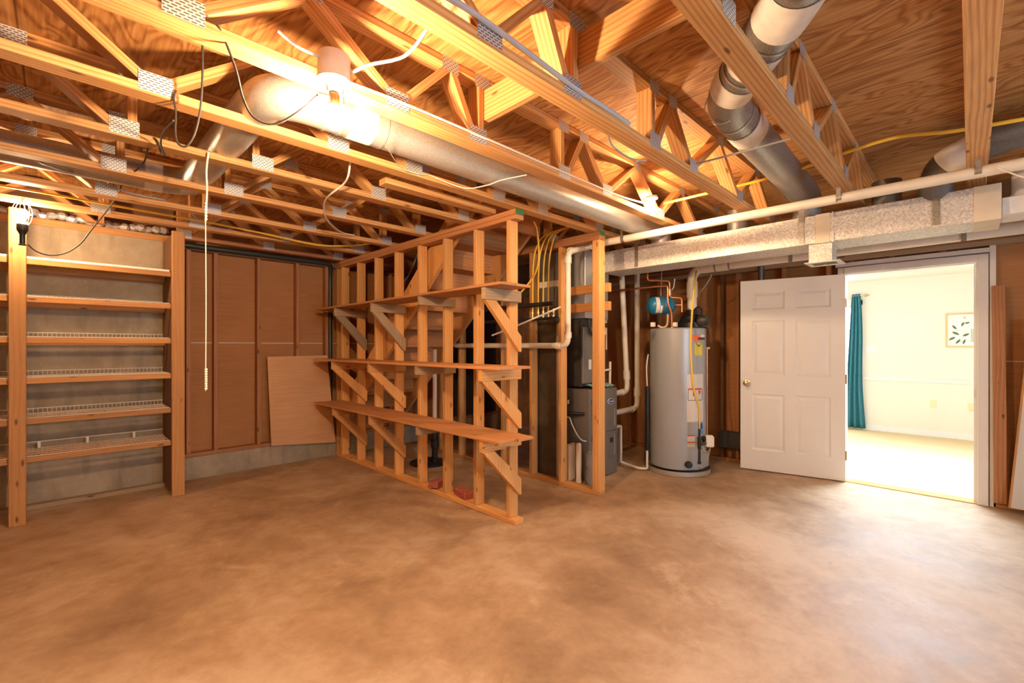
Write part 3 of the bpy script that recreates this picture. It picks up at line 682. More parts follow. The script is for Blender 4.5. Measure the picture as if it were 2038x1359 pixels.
for zi, (zb, nm) in enumerate(SHZ):
    xf = (2.085, 2.075, 2.105)[zi]; y0, y1 = 2.225, 5.33
    lab = {'lowest': 'lowest plank shelf on the stud partition, its upper face in view', 'middle': 'middle plank shelf on the stud partition, seen almost edge-on', 'top': 'top plank shelf on the stud partition, seen from below'}[nm]
    sh = thing('wall_shelf', lab, 'shelf', (2.24, 3.8, zb), 'plank shelves on the stud partition')
    w = (PX0 - .002 - xf)
    mb = MB(); mb.box(xf, xf + w * .49, y0, y1, zb, zb + .020, 'y'); mb.build('plank', 'shelfwood', sh, bevel=.002)
    mb = MB(); mb.box(xf + w * .50, PX0 - .002, y0 - (.0 if zi else .03), y1, zb, zb + .020, 'y'); mb.build('plank', 'shelfwood', sh, bevel=.002)
    for bi, ys in enumerate((SY[0], SY[2], SY[4], SY[6])):
        ya, yb_ = ys - .039, ys - .001
        hz = .088 if bi != 1 else .075
        mt = ('dullwood' if (zi == 2 or bi == 1) else 'stud')
        MB().box(xf + .01, PX1, ya, yb_, zb - hz, zb - .001, 'x').build('bracket_arm', mt, sh, bevel=.003)
        if bi == 1: continue
        zt = zb - hz - .001
        # brace: parallelogram with plumb cut ends
        p = [(xf + .02, ya, zt), (xf + .125, ya, zt), (PX1 - .0, ya, zt - .255), (PX1 - .0, ya, zt - .372), (PX1 - .02, ya, zt - .372)]
        MB().prism(p, (0, .038, 0)).build('bracket_brace', 'dullwood' if (zi == 2 and bi in (2, 3)) else 'stud', sh, bevel=.002)

# ------------------------------------------------------------------ stub stud wall round the furnace
QX0, QX1 = 3.40, 3.489
st = thing('stud_stub_wall', 'second open stud wall of few studs standing in front of the furnace', 'stud wall', (3.445, 3.6, 0))
MB().box(QX0, QX1, 2.32, 4.75, .001, .039, 'y').build('bottom_plate', 'stud', st, bevel=.003)
MB().box(QX0, QX1, 2.32, 4.75, 2.284, 2.359, 'y').build('top_plate', 'red', st, bevel=.003)
for y in (2.322, 2.755, 3.135, 3.56, 3.97, 4.30, 4.70): MB().box(QX0, QX1, y, y + .038, .039, 2.284, 'z').build('stud', 'stud', st, bevel=.003)
MB().box(QX0, QX1, 2.361, 2.399, .039, 2.284, 'z').build('stud', 'stud', st, bevel=.003)
MB().box(QX0, QX1, 2.3185, 2.3198, 2.322, 2.359).build('painted_end', 'greenp', st, label='green painted end of the plate')
for z0, z1 in ((1.825, 1.905), (1.657, 1.738)):
    MB().box(QX1 + .001, QX1 + .039, 2.28, 2.80, z0, z1, 'y').build('nailed_block', 'post', st, bevel=.003)

# ------------------------------------------------------------------ stairs behind the partition
stn = thing('staircase', 'wooden staircase seen from underneath behind the stud partition', 'staircase', (2.93, 4.3, 0))
sl = .87; zl = lambda y: 2.11 - sl * (y - 3.476)
for xs in (2.53, 3.315):
    ya, yb_ = 2.80, 5.55
    dz = .36
    p = [(xs, ya, min(zl(ya), 2.70)), (xs, yb_, zl(yb_)), (xs, yb_, zl(yb_) + dz), (xs, 3.2, 2.70), (xs, ya, 2.70)]
    MB().prism(p, (.038, 0, 0)).build('stringer', 'stud', stn, bevel=.003)
run = .225; rise = run * sl
for k in range(11):
    y = 3.18 + k * run; z = zl(y) + .17
    if z > 2.66: continue
    MB().box(2.569, 3.314, y - .02, y + run + .01, z - .038, z, 'x').build('tread', 'red', stn, bevel=.003)
    MB().box(2.569, 3.314, y + run - .01, y + run + .009, z - rise + .001, z - .039, 'x').build('riser', 'shelfwood', stn)
for y0, y1, z0 in ((2.95, 2.99, 2.40),): MB().box(2.569, 3.314, y0, y1, z0, z0 + .28, 'x').build('stair_header', 'red', stn)

# ------------------------------------------------------------------ shelving rack of posts, rails and wire shelves on the left
rk = thing('shelf_rack', 'built-in rack of orange timber posts and rails against the concrete wall', 'shelf rack', (.27, 5.2, 0))
for x0, x1 in ((-.268, -.178), (.702, .795), (-1.30, -1.21)):
    MB().box(x0, x1, 4.965, 5.003, .001, 2.358, 'z').build('post', 'post', rk, bevel=.004)
for x0 in (.702, -1.30):
    MB().box(x0, x0 + .038, 5.004, 5.455, .04, 2.33, 'z').build('end_board', 'darkwood', rk, bevel=.003)
MB().box(-.240, -.202, 5.37, 5.455, .04, 2.33, 'z').build('rear_post', 'red', rk, bevel=.003)
MB().box(-1.26, .74, 5.38, 5.455, .001, .039, 'x').build('sill', 'dullwood', rk, bevel=.003)
RZ = [.455, .744, 1.050, 1.360, 1.668, 1.952]
for z in RZ:
    MB().box(-1.209, .701, 5.004, 5.042, z, z + .042, 'x').build('rail', 'post', rk, bevel=.003)
    MB().box(-1.259, .70, 5.34, 5.369, z - .02, z + .040, 'x').build('rail', 'post', rk, bevel=.003)
o = MB().box(-1.16, .69, 5.010, 5.33, 1.995, 2.013, 'x').build('shelf_board', 'white', bevel=.002)
tag(o, 'white laminate shelf board on the highest rail of the timber rack', 'shelf')
names = ['lowest', 'second lowest', 'third', 'fourth', 'highest']
for k, z in enumerate(RZ[:5]):
    zz = z + .051
    ws = thing('wire_shelf', {0: 'lowest white wire shelf in the timber rack, with widely spaced rear supports', 1: 'white wire shelf second from the floor in the timber rack', 2: 'white wire shelf third from the floor in the timber rack', 3: 'white wire shelf at eye level, second from the top in the timber rack', 4: 'topmost white wire shelf in the rack, just under the white board'}[k], 'wire shelf', (-.25, 5.19, zz), 'white wire shelves in the timber rack')
    gr = MB()
    n = 68
    for i in range(n + 1):
        x = -1.15 + i * (1.83 / n); gr.tube([(x, 5.008, zz), (x, 5.372, zz)], .0016, 4)
    gr.build('cross_wires', 'wire', ws, smooth=True)
    rl_ = MB()
    for y in (5.010, 5.10, 5.19, 5.28, 5.366): rl_.tube([(-1.16, y, zz - .004), (.69, y, zz - .004)], .0032, 6)
    rl_.build('long_wires', 'wire', ws, smooth=True)
    lp = MB(); h = .034 if k else .05
    lp.tube([(-1.16, 5.372, zz + h), (.69, 5.372, zz + h)], .0034, 6)
    if k:
        for i in range(n + 1):
            x = -1.15 + i * (1.83 / n); lp.tube([(x, 5.372, zz), (x, 5.372, zz + h)], .0019, 4)
    else:
        for x in (-1.0, -.72, -.42, -.13, .16, .47): lp.box(x, x + .018, 5.369, 5.375, zz, zz + h)
    lp.build('back_lip', 'wire', ws)

# ------------------------------------------------------------------ hardboard leaning on the footing, pipes in that corner
bl = [at_y(532, 710, 5.49), at_y(540, 887, 5.44), at_y(668, 880, 5.44), at_y(651, 707, 5.49)]
o = MB().prism(bl, (0, .006, 0)).build('hardboard_sheet', 'hard'); tag(o, 'tan hardboard sheet leaning on the footing against the brown panel wall', 'board')
o = MB().tube(round_corner([(2.357, 5.55, .27), (2.357, 5.55, 2.18), (2.335, 5.47, 2.335), (2.0, 5.465, 2.335), (.84, 5.465, 2.335)], .06), .028, 14).build('drain_pipe', plain('dark_green_pipe', (.035, .04, .032), .4, .3), smooth=True)
tag(o, 'dark drain pipe running along the panel wall top and down its corner', 'pipe')

# bricks on the partition's plate
def brick(c, rz, tilt, lab):
    mb = MB(Matrix.Translation(c) @ Matrix.Rotation(rz, 4, 'Z') @ Matrix.Rotation(tilt, 4, 'Y'))
    mb.box(-.10, .10, -.048, .048, 0, .056)
    o = mb.build('brick', 'brick', bevel=.004); tag(o, lab, 'brick', 'bricks lying at the foot of the partition')
brick((2.475, 3.47, .042), math.radians(30), math.radians(6), 'tilted red brick on the partition plate, the farther of two')
brick((2.475, 3.08, .040), math.radians(78), 0.0, 'flat red brick on the partition plate, the nearer of two')

# ------------------------------------------------------------------ sump pit lid and its pipe behind the partition
sp = thing('sump_pit', 'black sump pit lid with an upright discharge pipe behind the partition', 'sump', (2.99, 4.36, 0))
MB().lathe([(.21, 0), (.21, .02), (.19, .028), (0, .03)], (2.99, 4.36, 0), n=32).build('pit_lid', 'black', sp, smooth=True)
MB().lathe([(.05, 0), (.05, .03), (.034, .04), (.034, .15), (.045, .16), (.045, .24), (.033, .25), (.033, .33)], (3.03, 4.30, .03), n=18).build('coupling', 'black', sp, smooth=True)
MB().tube([(3.03, 4.30, .36), (3.03, 4.30, 1.30)], .025, 12).build('discharge_pipe', 'pvc', sp, smooth=True)
MB().tube(smooth_path([(2.93, 4.42, .03), (2.92, 4.42, .2), (2.96, 4.36, .33), (3.0, 4.33, .40)]), .007, 8).build('pump_cord', 'bcord', sp, smooth=True)

# ------------------------------------------------------------------ round ducts in the ceiling
def duct(name, pts, r, mat, lab, bands=(), rad=.16, band_mat='wtape'):
    P = round_corner(pts, rad, 7)
    t = thing(name, lab, 'air duct', tuple(P[0]))
    MB().tube(P, r, 26).build('pipe_run', mat, t, smooth=True)
    D = []
    for i in range(len(P) - 1):
        n = max(1, int((P[i + 1] - P[i]).length / .012)); D += [P[i].lerp(P[i + 1], k / n) for k in range(n)]
    D.append(P[-1])
    near = lambda q: min(range(len(D)), key=lambda i: (D[i] - Vector(q)).length)
    for (a, b, m) in bands:
        i, j = sorted((near(a), near(b)))
        if j - i < 2: j = i + 2
        MB().tube(D[i:j + 1], r + .003, 26, caps=False).build('tape_band', m, t, smooth=True)
    cum = 0.0; seams = [];
    return t, P
R1 = .092
dA, P = duct('round_duct', [(4.12, 2.105, 2.315), (4.12, 2.105, 2.43), (.66, 2.105, 2.43), (.66, 2.45, 2.475), (.66, 3.92, 2.485), (-1.8, 3.92, 2.49)], R1, 'galv',
             'long galvanised round duct passing behind the main lamp and turning back through the trusses', rad=.20,
             bands=[((.50, 3.92, 2.487), (.40, 3.92, 2.487), 'wtape'), ((.98, 2.105, 2.43), (1.10, 2.105, 2.43), 'wtape')])
for x in (.93, 1.14, .86):
    MB().tube([(x, 2.105, 2.43), (x + .012, 2.105, 2.43)], R1 + .004, 26, caps=False).build('seam_bead', 'galv', dA, smooth=True)
E0, E1 = Vector((2.34, .868, 2.55)), Vector((1.76, .38, 2.56))
el = lambda t: E0.lerp(E1, t)
dB, P = duct('round_duct', [(4.15, .90, 2.315), (4.15, .90, 2.50), tuple(E0), tuple(E1), (1.45, .28, 2.56), (-1.8, .28, 2.56)], .098, 'mgalv',
             'dark round duct with white taped joints crossing over the second truss from the right', rad=.16,
             bands=[((2.60, .872, 2.545), (2.74, .873, 2.543), 'wtape'), (el(.16), el(.30), 'wtape'), (el(.42), el(.60), 'wtape'), (el(.74), el(1.0), 'wtape')])
for q, w in ((el(.37), .012), (el(.66), .012), (Vector((2.50, .871, 2.547)), .014), (Vector((2.36, .865, 2.55)), .012)):
    d = (E1 - E0).normalized() if q.x < 2.35 else Vector((1, 0, 0))
    MB().tube([q - d * w / 2, q + d * w / 2], .102, 26, caps=False).build('seam_bead', 'galv', dB, smooth=True)
dC, P = duct('round_duct', [(4.08, .16, 2.315), (4.02, .16, 2.38), (3.92, .12, 2.47), (3.87, -.08, 2.535), (3.84, -.75, 2.60)], .088, 'dgalv',
             'dark round duct bending over the far right truss down to the trunk duct', rad=.1,
             bands=[((3.917, .11, 2.474), (3.885, -.01, 2.512), 'wtape'), ((3.86, -.25, 2.552), (3.858, -.30, 2.557), 'wtape')])
for yy, lab in ((1.42, 'short round duct collar on the trunk duct left of the dark taped duct'), (.42, 'short round duct collar on the trunk duct just left of the far right truss')):
    t = thing('duct_collar', lab, 'duct collar', (4.17, yy, 2.312))
    MB().lathe([(.085, 0), (.085, .09), (.089, .095), (.085, .10), (.085, .19)], (4.17, yy, 2.312), (0, 0, 1), 26).build('collar', 'dgalv', t, smooth=True)
    MB().lathe([(.1, 0), (.1, .006), (.086, .006)], (4.17, yy, 2.3125), (0, 0, 1), 26).build('flange', 'galv', t)

# ------------------------------------------------------------------ rectangular trunk duct, register boot
TX0, TX1, TZ0, TZ1 = 4.0, 4.35, 2.100, 2.311
tk = thing('trunk_duct', 'long rectangular galvanised trunk duct above the door and water heater', 'air duct', (4.175, 1.3, TZ0))
MB().box(TX0, TX1, -.128, 2.72, TZ0, TZ1, 'y').build('duct_body', 'trunk', tk, bevel=.004)
for y0, y1 in ((-.132, -.012), (.725, .815)):
    MB().box(TX0 - .003, TX1 + .003, y0, y1, TZ0 - .003, TZ1 + .003).build('tape_band', 'tape', tk, bevel=.003)
MB().box(TX0 - .007, TX1 + .003, .700, .712, TZ0 - .006, TZ1 + .003).build('drive_seam', 'trunk', tk)
for y in (.155, .905, 2.30):
    MB().box(TX0 - .006, TX0 - .0035, y - .018, y + .018, TZ0 + .012, TZ1 + .05, 'z').build('hanger_strap', 'strap', tk)
sm = thing('branch_duct', 'smaller white-grey duct box continuing right of the trunk duct end', 'air duct', (4.2, -.6, 2.13))
MB().box(4.06, 4.32, -1.4, -.135, 2.128, 2.235, 'y').build('duct_body', 'wtape', sm, bevel=.004)
MB().lathe([(.075, 0), (.070, .01), (.058, .03), (.058, .20)], (4.15, -.235, 2.2355), (0, 0, 1), 24).build('takeoff', 'wtape', sm, smooth=True)
bt = thing('register_boot', 'small sheet metal register boot hanging under the trunk duct', 'register', (4.1, .78, 1.96))
MB().box(4.015, 4.165, .712, .862, 1.962, TZ0 - .001).build('boot_box', 'trunk', bt, bevel=.003)
for sx, sy in ((0, 1),): pass
gr = MB(); gx0, gx1, gy0, gy1, gz = 3.985, 4.20, .662, .885, 1.955
gr.box(gx0, gx1, gy0, gy0 + .035, gz, gz + .006); gr.box(gx0, gx1, gy1 - .035, gy1, gz, gz + .006); gr.box(gx0, gx0 + .045, gy0 + .035, gy1 - .035, gz, gz + .006); gr.box(gx1 - .045, gx1, gy0 + .035, gy1 - .035, gz, gz + .006)
g = gr.build('grille', 'wtape', bt, bevel=.001)
MB().box(gx0 + .045, gx1 - .045, gy0 + .035, gy1 - .035, gz + .003, gz + .005).build('damper', 'dark', bt)
MB().box(4.08, 4.10, .765, .782, gz - .008, gz + .003).build('damper_lever', 'brass', bt)

# ------------------------------------------------------------------ plastic pipes
pv = thing('drain_line', 'long white PVC drain pipe strapped under the trusses, with drop pipe by the stub wall', 'pipe', (3.6, 1.2, 2.30))
MB().tube([(3.60, 2.62, 2.300), (3.60, -1.2, 2.292)], .032, 18).build('main_run', 'pvc', pv, smooth=True)
MB().tube(round_corner([(3.60, 2.62, 2.285), (3.33, 2.62, 2.21), (3.33, 2.62, 1.34), (3.33, 4.30, 1.345)], .075), .027, 16).build('drop_run', 'pvc', pv, smooth=True)
for a, b in (((3.355, 2.62, 2.217), (3.392, 2.62, 2.227)), ((3.33, 2.62, 2.10), (3.33, 2.62, 2.16)), ((3.33, 2.62, 1.41), (3.33, 2.62, 1.465)), ((3.33, 2.70, 1.34), (3.33, 2.755, 1.34))):
    MB().tube([a, b], .034, 16).build('fitting', 'pvc', pv, smooth=True)
MB().tube([(3.60, 2.54, 2.30), (3.60, 2.70, 2.30)], .040, 16).build('fitting', 'pvc', pv, smooth=True)
for y in (2.20, .60, -.03):
    MB().tube([(3.60, y - .015, 2.299), (3.60, y + .015, 2.299)], .0345, 18, caps=False).build('pipe_strap', 'strap', pv, smooth=True)
    MB().box(3.565, 3.568, y - .012, y + .012, 2.30, 2.40, 'z').build('strap_tail', 'strap', pv)
vp = thing('vent_pipe', 'wide white PVC vent pipe rising from the water heater and running under the trunk duct', 'pipe', (4.85, 2.12, 1.7))
MB().tube(round_corner([(4.85, 2.12, 1.735), (4.85, 2.12, 2.165), (4.85, -1.6, 2.185)], .13, 9), .048, 20).build('pipe_run', 'pvc', vp, smooth=True)
for a, b in (((4.85, 2.12, 1.86), (4.85, 2.12, 2.03)), ((4.85, 2.01, 2.165), (4.85, 1.90, 2.166)), ((4.85, 1.88, 2.166), (4.85, 1.74, 2.167))):
    MB().tube([a, b], .056, 20).build('fitting', 'pvc', vp, smooth=True)
for y in (1.86, 1.72): MB().tube([(4.85, y, 2.166), (4.85, y + .012, 2.166)], .0565, 20, caps=False).build('primer_ring', plain('purple_primer', (.20, .10, .22), .5), vp, smooth=True)
MB().box(4.797, 4.80, 1.16, 1.19, 2.115, 2.30, 'z').build('hanger_strap', 'strap', vp)
MB().box(4.797, 4.80, .02, .05, 2.12, 2.30, 'z').build('hanger_strap', 'strap', vp)
for (xa, xb, ztop, zf, lab) in ((4.53, 4.665, 2.30, .815, 'slanting white PVC flue pipe running down to the furnace side'), (4.883, 4.883, 2.30, .600, 'upright white PVC flue pipe nearer the water heater, bending to the furnace side')):
    t = thing('flue_pipe', lab, 'pipe', (xa, 2.8, zf), 'furnace flue pipes')
    MB().tube(round_corner([(xa, 2.8, ztop), (xb, 2.8, zf), (4.1855, 2.8, zf - .012)], .085, 8), .031, 16).build('pipe_run', 'pvc', t, smooth=True)
    dx = (xb - xa) / (ztop - zf)
    MB().tube([(xb - dx * .24, 2.8, zf + .24), (xb - dx * .14, 2.8, zf + .14)], .040, 16).build('coupling', 'pvc', t, smooth=True)
    MB().tube([(xb - .10, 2.8, zf - .003), (xb - .125, 2.8, zf - .004)], .037, 16).build('coupling', 'pvc', t, smooth=True)

# ------------------------------------------------------------------ furnace with coil case and plenum
FX0, FX1, FY0, FY1 = 3.70, 4.185, 2.635, 3.36
fn = thing('furnace', 'dark grey gas furnace with a blue oval badge behind the stub wall stud', 'furnace', (3.94, 3.0, 0))
MB().box(FX0, FX1, FY0 + .012, FY1, .0, .905, 'z').build('cabinet', 'furn', fn, bevel=.006)
dl = MB().box(FX0 + .004, FX1 - .002, FY0, FY0 + .011, .012, .452).build('lower_door', 'furn', fn, bevel=.004)
du_ = MB().box(FX0 + .004, FX1 - .002, FY0, FY0 + .011, .458, .900).build('upper_door', 'furn', fn, bevel=.004)
MB().box(4.050, 4.105, FY0 - .002, FY0 - .0005, .335, .385).build('sight_glass', 'black', dl)
MB().box(FX1 - .055, FX1 - .047, FY0 - .006, FY0 - .0005, .20, .42).build('handle', 'galv', dl)
MB().box(FX1 - .055, FX1 - .047, FY0 - .006, FY0 - .0005, .50, .68).build('handle', 'galv', du_)
MB().box(4.01, 4.11, FY0 - .0012, FY0 - .0004, .17, .31).build('print_lines', printed('grey_print', (.165, .15, .13), (.03, .03, .03), .014), dl)
MB().box(4.02, 4.09, FY0 - .0012, FY0 - .0004, .51, .60).build('print_lines', printed('grey_print_two', (.165, .15, .13), (.03, .03, .03), .014), du_)
bx, bz = 4.062, .765
ov = MB(); ov.prism([(bx + .058 * math.cos(k * PI / 16), FY0 - .0005, bz + .029 * math.sin(k * PI / 16)) for k in range(32)], (0, -.004, 0)); ov.build('badge_rim', 'white', du_)
ov = MB(); ov.prism([(bx + .053 * math.cos(k * PI / 16), FY0 - .0045, bz + .025 * math.sin(k * PI / 16)) for k in range(32)], (0, -.001, 0)); ov.build('badge', 'blue', du_)
def text(name, s, size, loc, rot, mat, parent, ext=.0006):
    c = bpy.data.curves.new(name, 'FONT'); c.body = s; c.size = size; c.align_x = 'CENTER'; c.align_y = 'CENTER'; c.extrude = ext
    c.materials.append(M[mat] if isinstance(mat, str) else mat); o = bpy.data.objects.new(name, c); COL.objects.link(o)
    o.rotation_euler = rot; o.location = loc
    bpy.context.view_layer.update()
    me = bpy.data.meshes.new_from_object(o.evaluated_get(bpy.context.evaluated_depsgraph_get()))
    q = bpy.data.objects.new(name, me); COL.objects.link(q); bpy.data.objects.remove(o)
    q.parent = parent; q.location = Vector(loc) - Vector(parent['_w']); q.rotation_euler = rot; return q
text('badge_lettering', 'Carrier', .030, (bx, FY0 - .0062, bz), (PI / 2, 0, 0), 'white', du_)
SB = .12                                              # the coil case stands back from the furnace front
MB().box(FX0 + .02, FX1 - .015, FY0 + SB, FY1 - .04, .925, 1.615, 'z').build('coil_case', plain('coil_insulation', (.055, .048, .038), .6, .2, .2, 12), fn, bevel=.005)
MB().box(FX0 + .012, FX0 + .27, FY0 + SB - .03, FY0 + SB - .001, .96, 1.53).build('coil_access_panel', 'furn', fn, bevel=.004)
MB().box(FX0 + .30, FX0 + .37, FY0 + SB - .003, FY0 + SB - .0005, 1.13, 1.335).build('tall_label', 'label', fn)
MB().box(FX0 + .10, FX0 + .145, FY0 + SB - .033, FY0 + SB - .0305, 1.10, 1.20).build('small_label', 'label', fn)
MB().box(FX0 + .03, FX1 - .05, FY0 + SB - .04, FY1 - .1, 1.616, 1.93, 'z').build('plenum_panel', 'furnlite', fn, bevel=.004)
MB().box(FX0 + .04, FX1 - .02, FY0 + SB - .03, FY1 - .1, 1.931, 2.31, 'z').build('plenum', 'galv', fn, bevel=.004)
for z0, z1, w in ((1.585, 1.635, .08), (1.46, 1.535, .10), (1.30, 1.46, .016)): MB().box(FX1 - .016 - w, FX1 - .014, FY0 + SB - .004, FY0 + SB - .0006, z0, z1).build('foil_tape', 'tape', fn)
cr_ = MB(); g = []
for j in range(5):
    g.append(cr_._a([(FX0 + .06 + .40 * k / 12, FY0 + .004 + (SB - .01) * j / 4, .912 + .010 * (math.sin(k * 2.3 + j) + 1) + .006 * j) for k in range(13)]))
for j in range(4):
    for k in range(12): cr_.f.append((g[j] + k, g[j] + k + 1, g[j + 1] + k + 1, g[j + 1] + k)); cr_.u.append([(0, 0)] * 4)
cw_ = cr_.build('paper_wrap', 'teal', fn); sd = cw_.modifiers.new('sheet', 'SOLIDIFY'); sd.thickness = .002
hp = MB(); hp.tube(smooth_path([(3.78, 2.70, 1.615), (3.775, 2.70, 1.56), (3.80, 2.70, 1.475), (3.90, 2.70, 1.45), (4.04, 2.72, 1.46), (4.09, 2.735, 1.53)]), .015, 8)
tag(hp.build('refrigerant_hose', 'black', smooth=True), 'thick black hose curving across the grey coil case', 'hose')
for k, (p, lab) in enumerate((([(3.72, 2.632, .80), (3.715, 2.60, .66), (3.70, 2.60, .50), (3.705, 2.62, .40)], 'thin dark control wire hanging down the furnace side, the longer one'), ([(3.74, 2.632, .86), (3.72, 2.60, .78), (3.70, 2.61, .70)], 'thin dark control wire at the furnace top corner, the shorter one'))):
    tag(MB().tube(smooth_path(p), .0035, 6).build('control_wire', 'bcord', smooth=True), lab, 'wire')
tag(MB().tube(smooth_path([(3.56, 2.86, .68), (3.62, 2.78, .67), (3.695, 2.70, .665)]), .016, 10).build('gas_pipe', 'blackpipe', smooth=True), 'black iron gas pipe entering the furnace side', 'pipe')
bgp = MB(); g = []
for j in range(7):
    g.append(bgp._a([(3.655 + (.055 + .012 * math.sin(j * 2.1 + k)) * math.cos(2 * PI * k / 12), 2.60 + (.04 + .01 * math.sin(j * 1.7 + k * 2)) * math.sin(2 * PI * k / 12), .002 + j * .05) for k in range(12)]))
for j in range(6):
    for k in range(12): bgp.f.append((g[j] + k, g[j] + (k + 1) % 12, g[j + 1] + (k + 1) % 12, g[j + 1] + k)); bgp.u.append([(0, 0)] * 4)
tag(bgp.build('plastic_bag', plain('grey_film', (.20, .18, .16), .15), smooth=True), 'crumpled plastic bag standing on the floor behind the stub wall end stud', 'bag')
tag(MB().box(3.585, 3.61, 2.685, 2.735, .002, .20).build('black_tube', 'black', bevel=.008), 'small black canister on the floor between filter and plastic bag', 'canister')
cd = thing('condensate_drain', 'thin white PVC condensate pipe with a tee on the coil case and along the floor', 'pipe', (4.3, 2.66, .05))
MB().tube([(4.05, FY0 + .105, 1.075), (4.215, FY0 + .105, 1.085)], .012, 10).build('pipe_run', 'pvc', cd, smooth=True)
MB().tube([(4.215, FY0 + .105, 1.17), (4.205, FY0 + .105, .80)], .013, 10).build('pipe_run', 'pvc', cd, smooth=True)
MB().tube(round_corner([(4.19, 2.72, .455), (4.40, 2.72, .455), (4.40, 2.72, .055), (4.40, 2.50, .03), (4.445, 2.43, .03), (4.445, 2.43, .22)], .02, 4), .013, 10).build('pipe_run', 'pvc', cd, smooth=True)
rb = thing('return_boot', 'low silver sheet metal return box beside the furnace', 'air duct', (4.33, 3.0, 0))
MB().box(4.19, 4.50, 2.78, 3.30, .002, .45).build('boot_box', 'galv', rb, bevel=.004)
rd_ = thing('return_drop', 'tall dull return air duct standing behind the stub wall studs', 'air duct', (3.6, 3.15, 0))
MB().box(3.50, 3.66, 2.895, 3.20, .002, 1.56, 'z').build('duct_body', plain('brown_steel', (.10, .085, .065), .45, .5, .25, 8), rd_, bevel=.004)
MB().box(3.495, 3.53, 2.865, 2.894, .002, 1.56, 'z').build('corner_flange', 'galv', rd_)
MB().box(3.50, 3.68, 2.90, 3.22, 1.561, 2.28, 'z').build('upper_section', 'dgalv', rd_, bevel=.004)
MB().box(3.494, 3.70, 2.885, 3.21, 1.93, 1.99).build('tape_band', 'wtape', rd_)
# things standing between the stub wall and the furnace
fl = thing('air_filter', 'pleated white air filter standing on edge beside the furnace, the larger one', 'air filter', (3.60, 2.80, 0))
MB(Matrix.Translation((3.60, 2.79, .002)) @ Matrix.Rotation(.12, 4, 'Z')).box(-.06, .06, -.012, .012, 0, .37).build('filter_frame', 'filter', fl, bevel=.003)
pl = MB()
for k in range(9): pl.tube([(3.545 + k * .0125, 2.772 + k * .0016, .02), (3.545 + k * .0125, 2.772 + k * .0016, .355)], .005, 6)
pl.build('pleats', 'paper', fl, smooth=True)
o = MB().lathe([(.028, 0), (.03, .01), (.026, .05), (.029, .2), (.027, .36), (.02, .385), (0, .39)], (3.60, 2.70, .002), n=14).build('rolled_paper', 'paper', smooth=True)
tag(o, 'rolled white sheet standing upright in front of the air filter', 'roll')
tb = thing('transformer_box', 'small black control box on the grey duct by the furnace', 'control box', (3.60, 2.84, .78))
MB().box(3.56, 3.64, 2.835, 2.89, .74, .82).build('case', 'black', tb, bevel=.003)
MB().box(3.595, 3.62, 2.832, 2.8345, .76, .80).build('case_label', 'paper', tb)
o = MB().tube(smooth_path([(3.56, 2.85, .62), (3.58, 2.80, .63), (3.60, 2.78, .56), (3.64, 2.74, .45), (3.68, 2.71, .40), (3.72, 2.66, .395)]), .006, 8).build('thermostat_cable', 'wcable', smooth=True)
tag(o, 'cream cable drooping from the duct to the furnace side', 'cable')
o = MB().tube(smooth_path([(3.55, 2.83, 2.05), (3.55, 2.83, 1.4), (3.56, 2.83, 1.0), (3.56, 2.84, .84)]), .006, 8).build('gas_tube', 'yellow', smooth=True)
tag(o, 'single yellow gas tube dropping beside the furnace behind the white drop pipe', 'gas line')

# ------------------------------------------------------------------ gas manifold
gm = thing('gas_manifold', 'black gas manifold with a row of brass valves feeding yellow tubes', 'gas manifold', (3.345, 2.95, 1.61))
MB().tube([(3.345, 2.76, 1.605), (3.345, 4.0, 1.60)], .016, 12).build('header_pipe', 'blackpipe', gm, smooth=True)
gl = [3.075, 3.000, 2.935, 2.870, 2.805]
for y in gl:
    vb = MB(); vb.lathe([(.014, 0), (.014, .02), (.010, .022), (.010, .04), (.015, .042), (.015, .062), (.008, .066), (.008, .08)], (3.345, y, 1.615), n=12)
    vb.build('valve', 'brass', gm, smooth=True)
MB().box(3.325, 3.365, 2.745, 2.80, 1.565, 1.615).build('end_regulator', 'blackpipe', gm, bevel=.008)
tops = [(3.46, 2.60, 2.45), (3.45, 2.59, 2.45), (3.455, 2.57, 2.455), (3.46, 2.55, 2.455)]
for k, y in enumerate(gl[:4]):
    p = smooth_path([(3.345, y, 1.69), (3.345, y, 1.9), (3.35, y - .005, 2.15), (3.36, y - .03, 2.30), (3.375, y - .13 + .015 * k, 2.42), (3.38, 2.62 - .02 * k, 2.455)], 6)
    o = MB().tube(p, .008, 8).build('gas_tube', 'yellow', smooth=True)
    tag(o, ['yellow gas tube on the manifold, first from the left', 'yellow gas tube on the manifold, second from the left', 'yellow gas tube on the manifold, third from the left', 'yellow gas tube on the manifold, fourth from the left'][k], 'gas line', 'yellow gas tubes on the manifold')
o = MB().tube(smooth_path([(2.95, 2.70, 2.43), (2.97, 2.68, 2.35), (2.98, 2.67, 2.15), (2.98, 2.70, 2.0), (2.97, 2.80, 1.88), (2.95, 2.92, 1.78)]), .008, 8).build('gas_tube', 'yellow', smooth=True)
tag(o, 'yellow gas tube looping down just right of the partition end stud', 'gas line')
o = MB().tube([(3.285, 2.75, 1.738), (3.285, 3.86, 1.736)], .022, 14).build('iron_pipe', 'blackpipe', smooth=True)
tag(o, 'black insulated pipe running level in front of the yellow gas tubes', 'pipe')

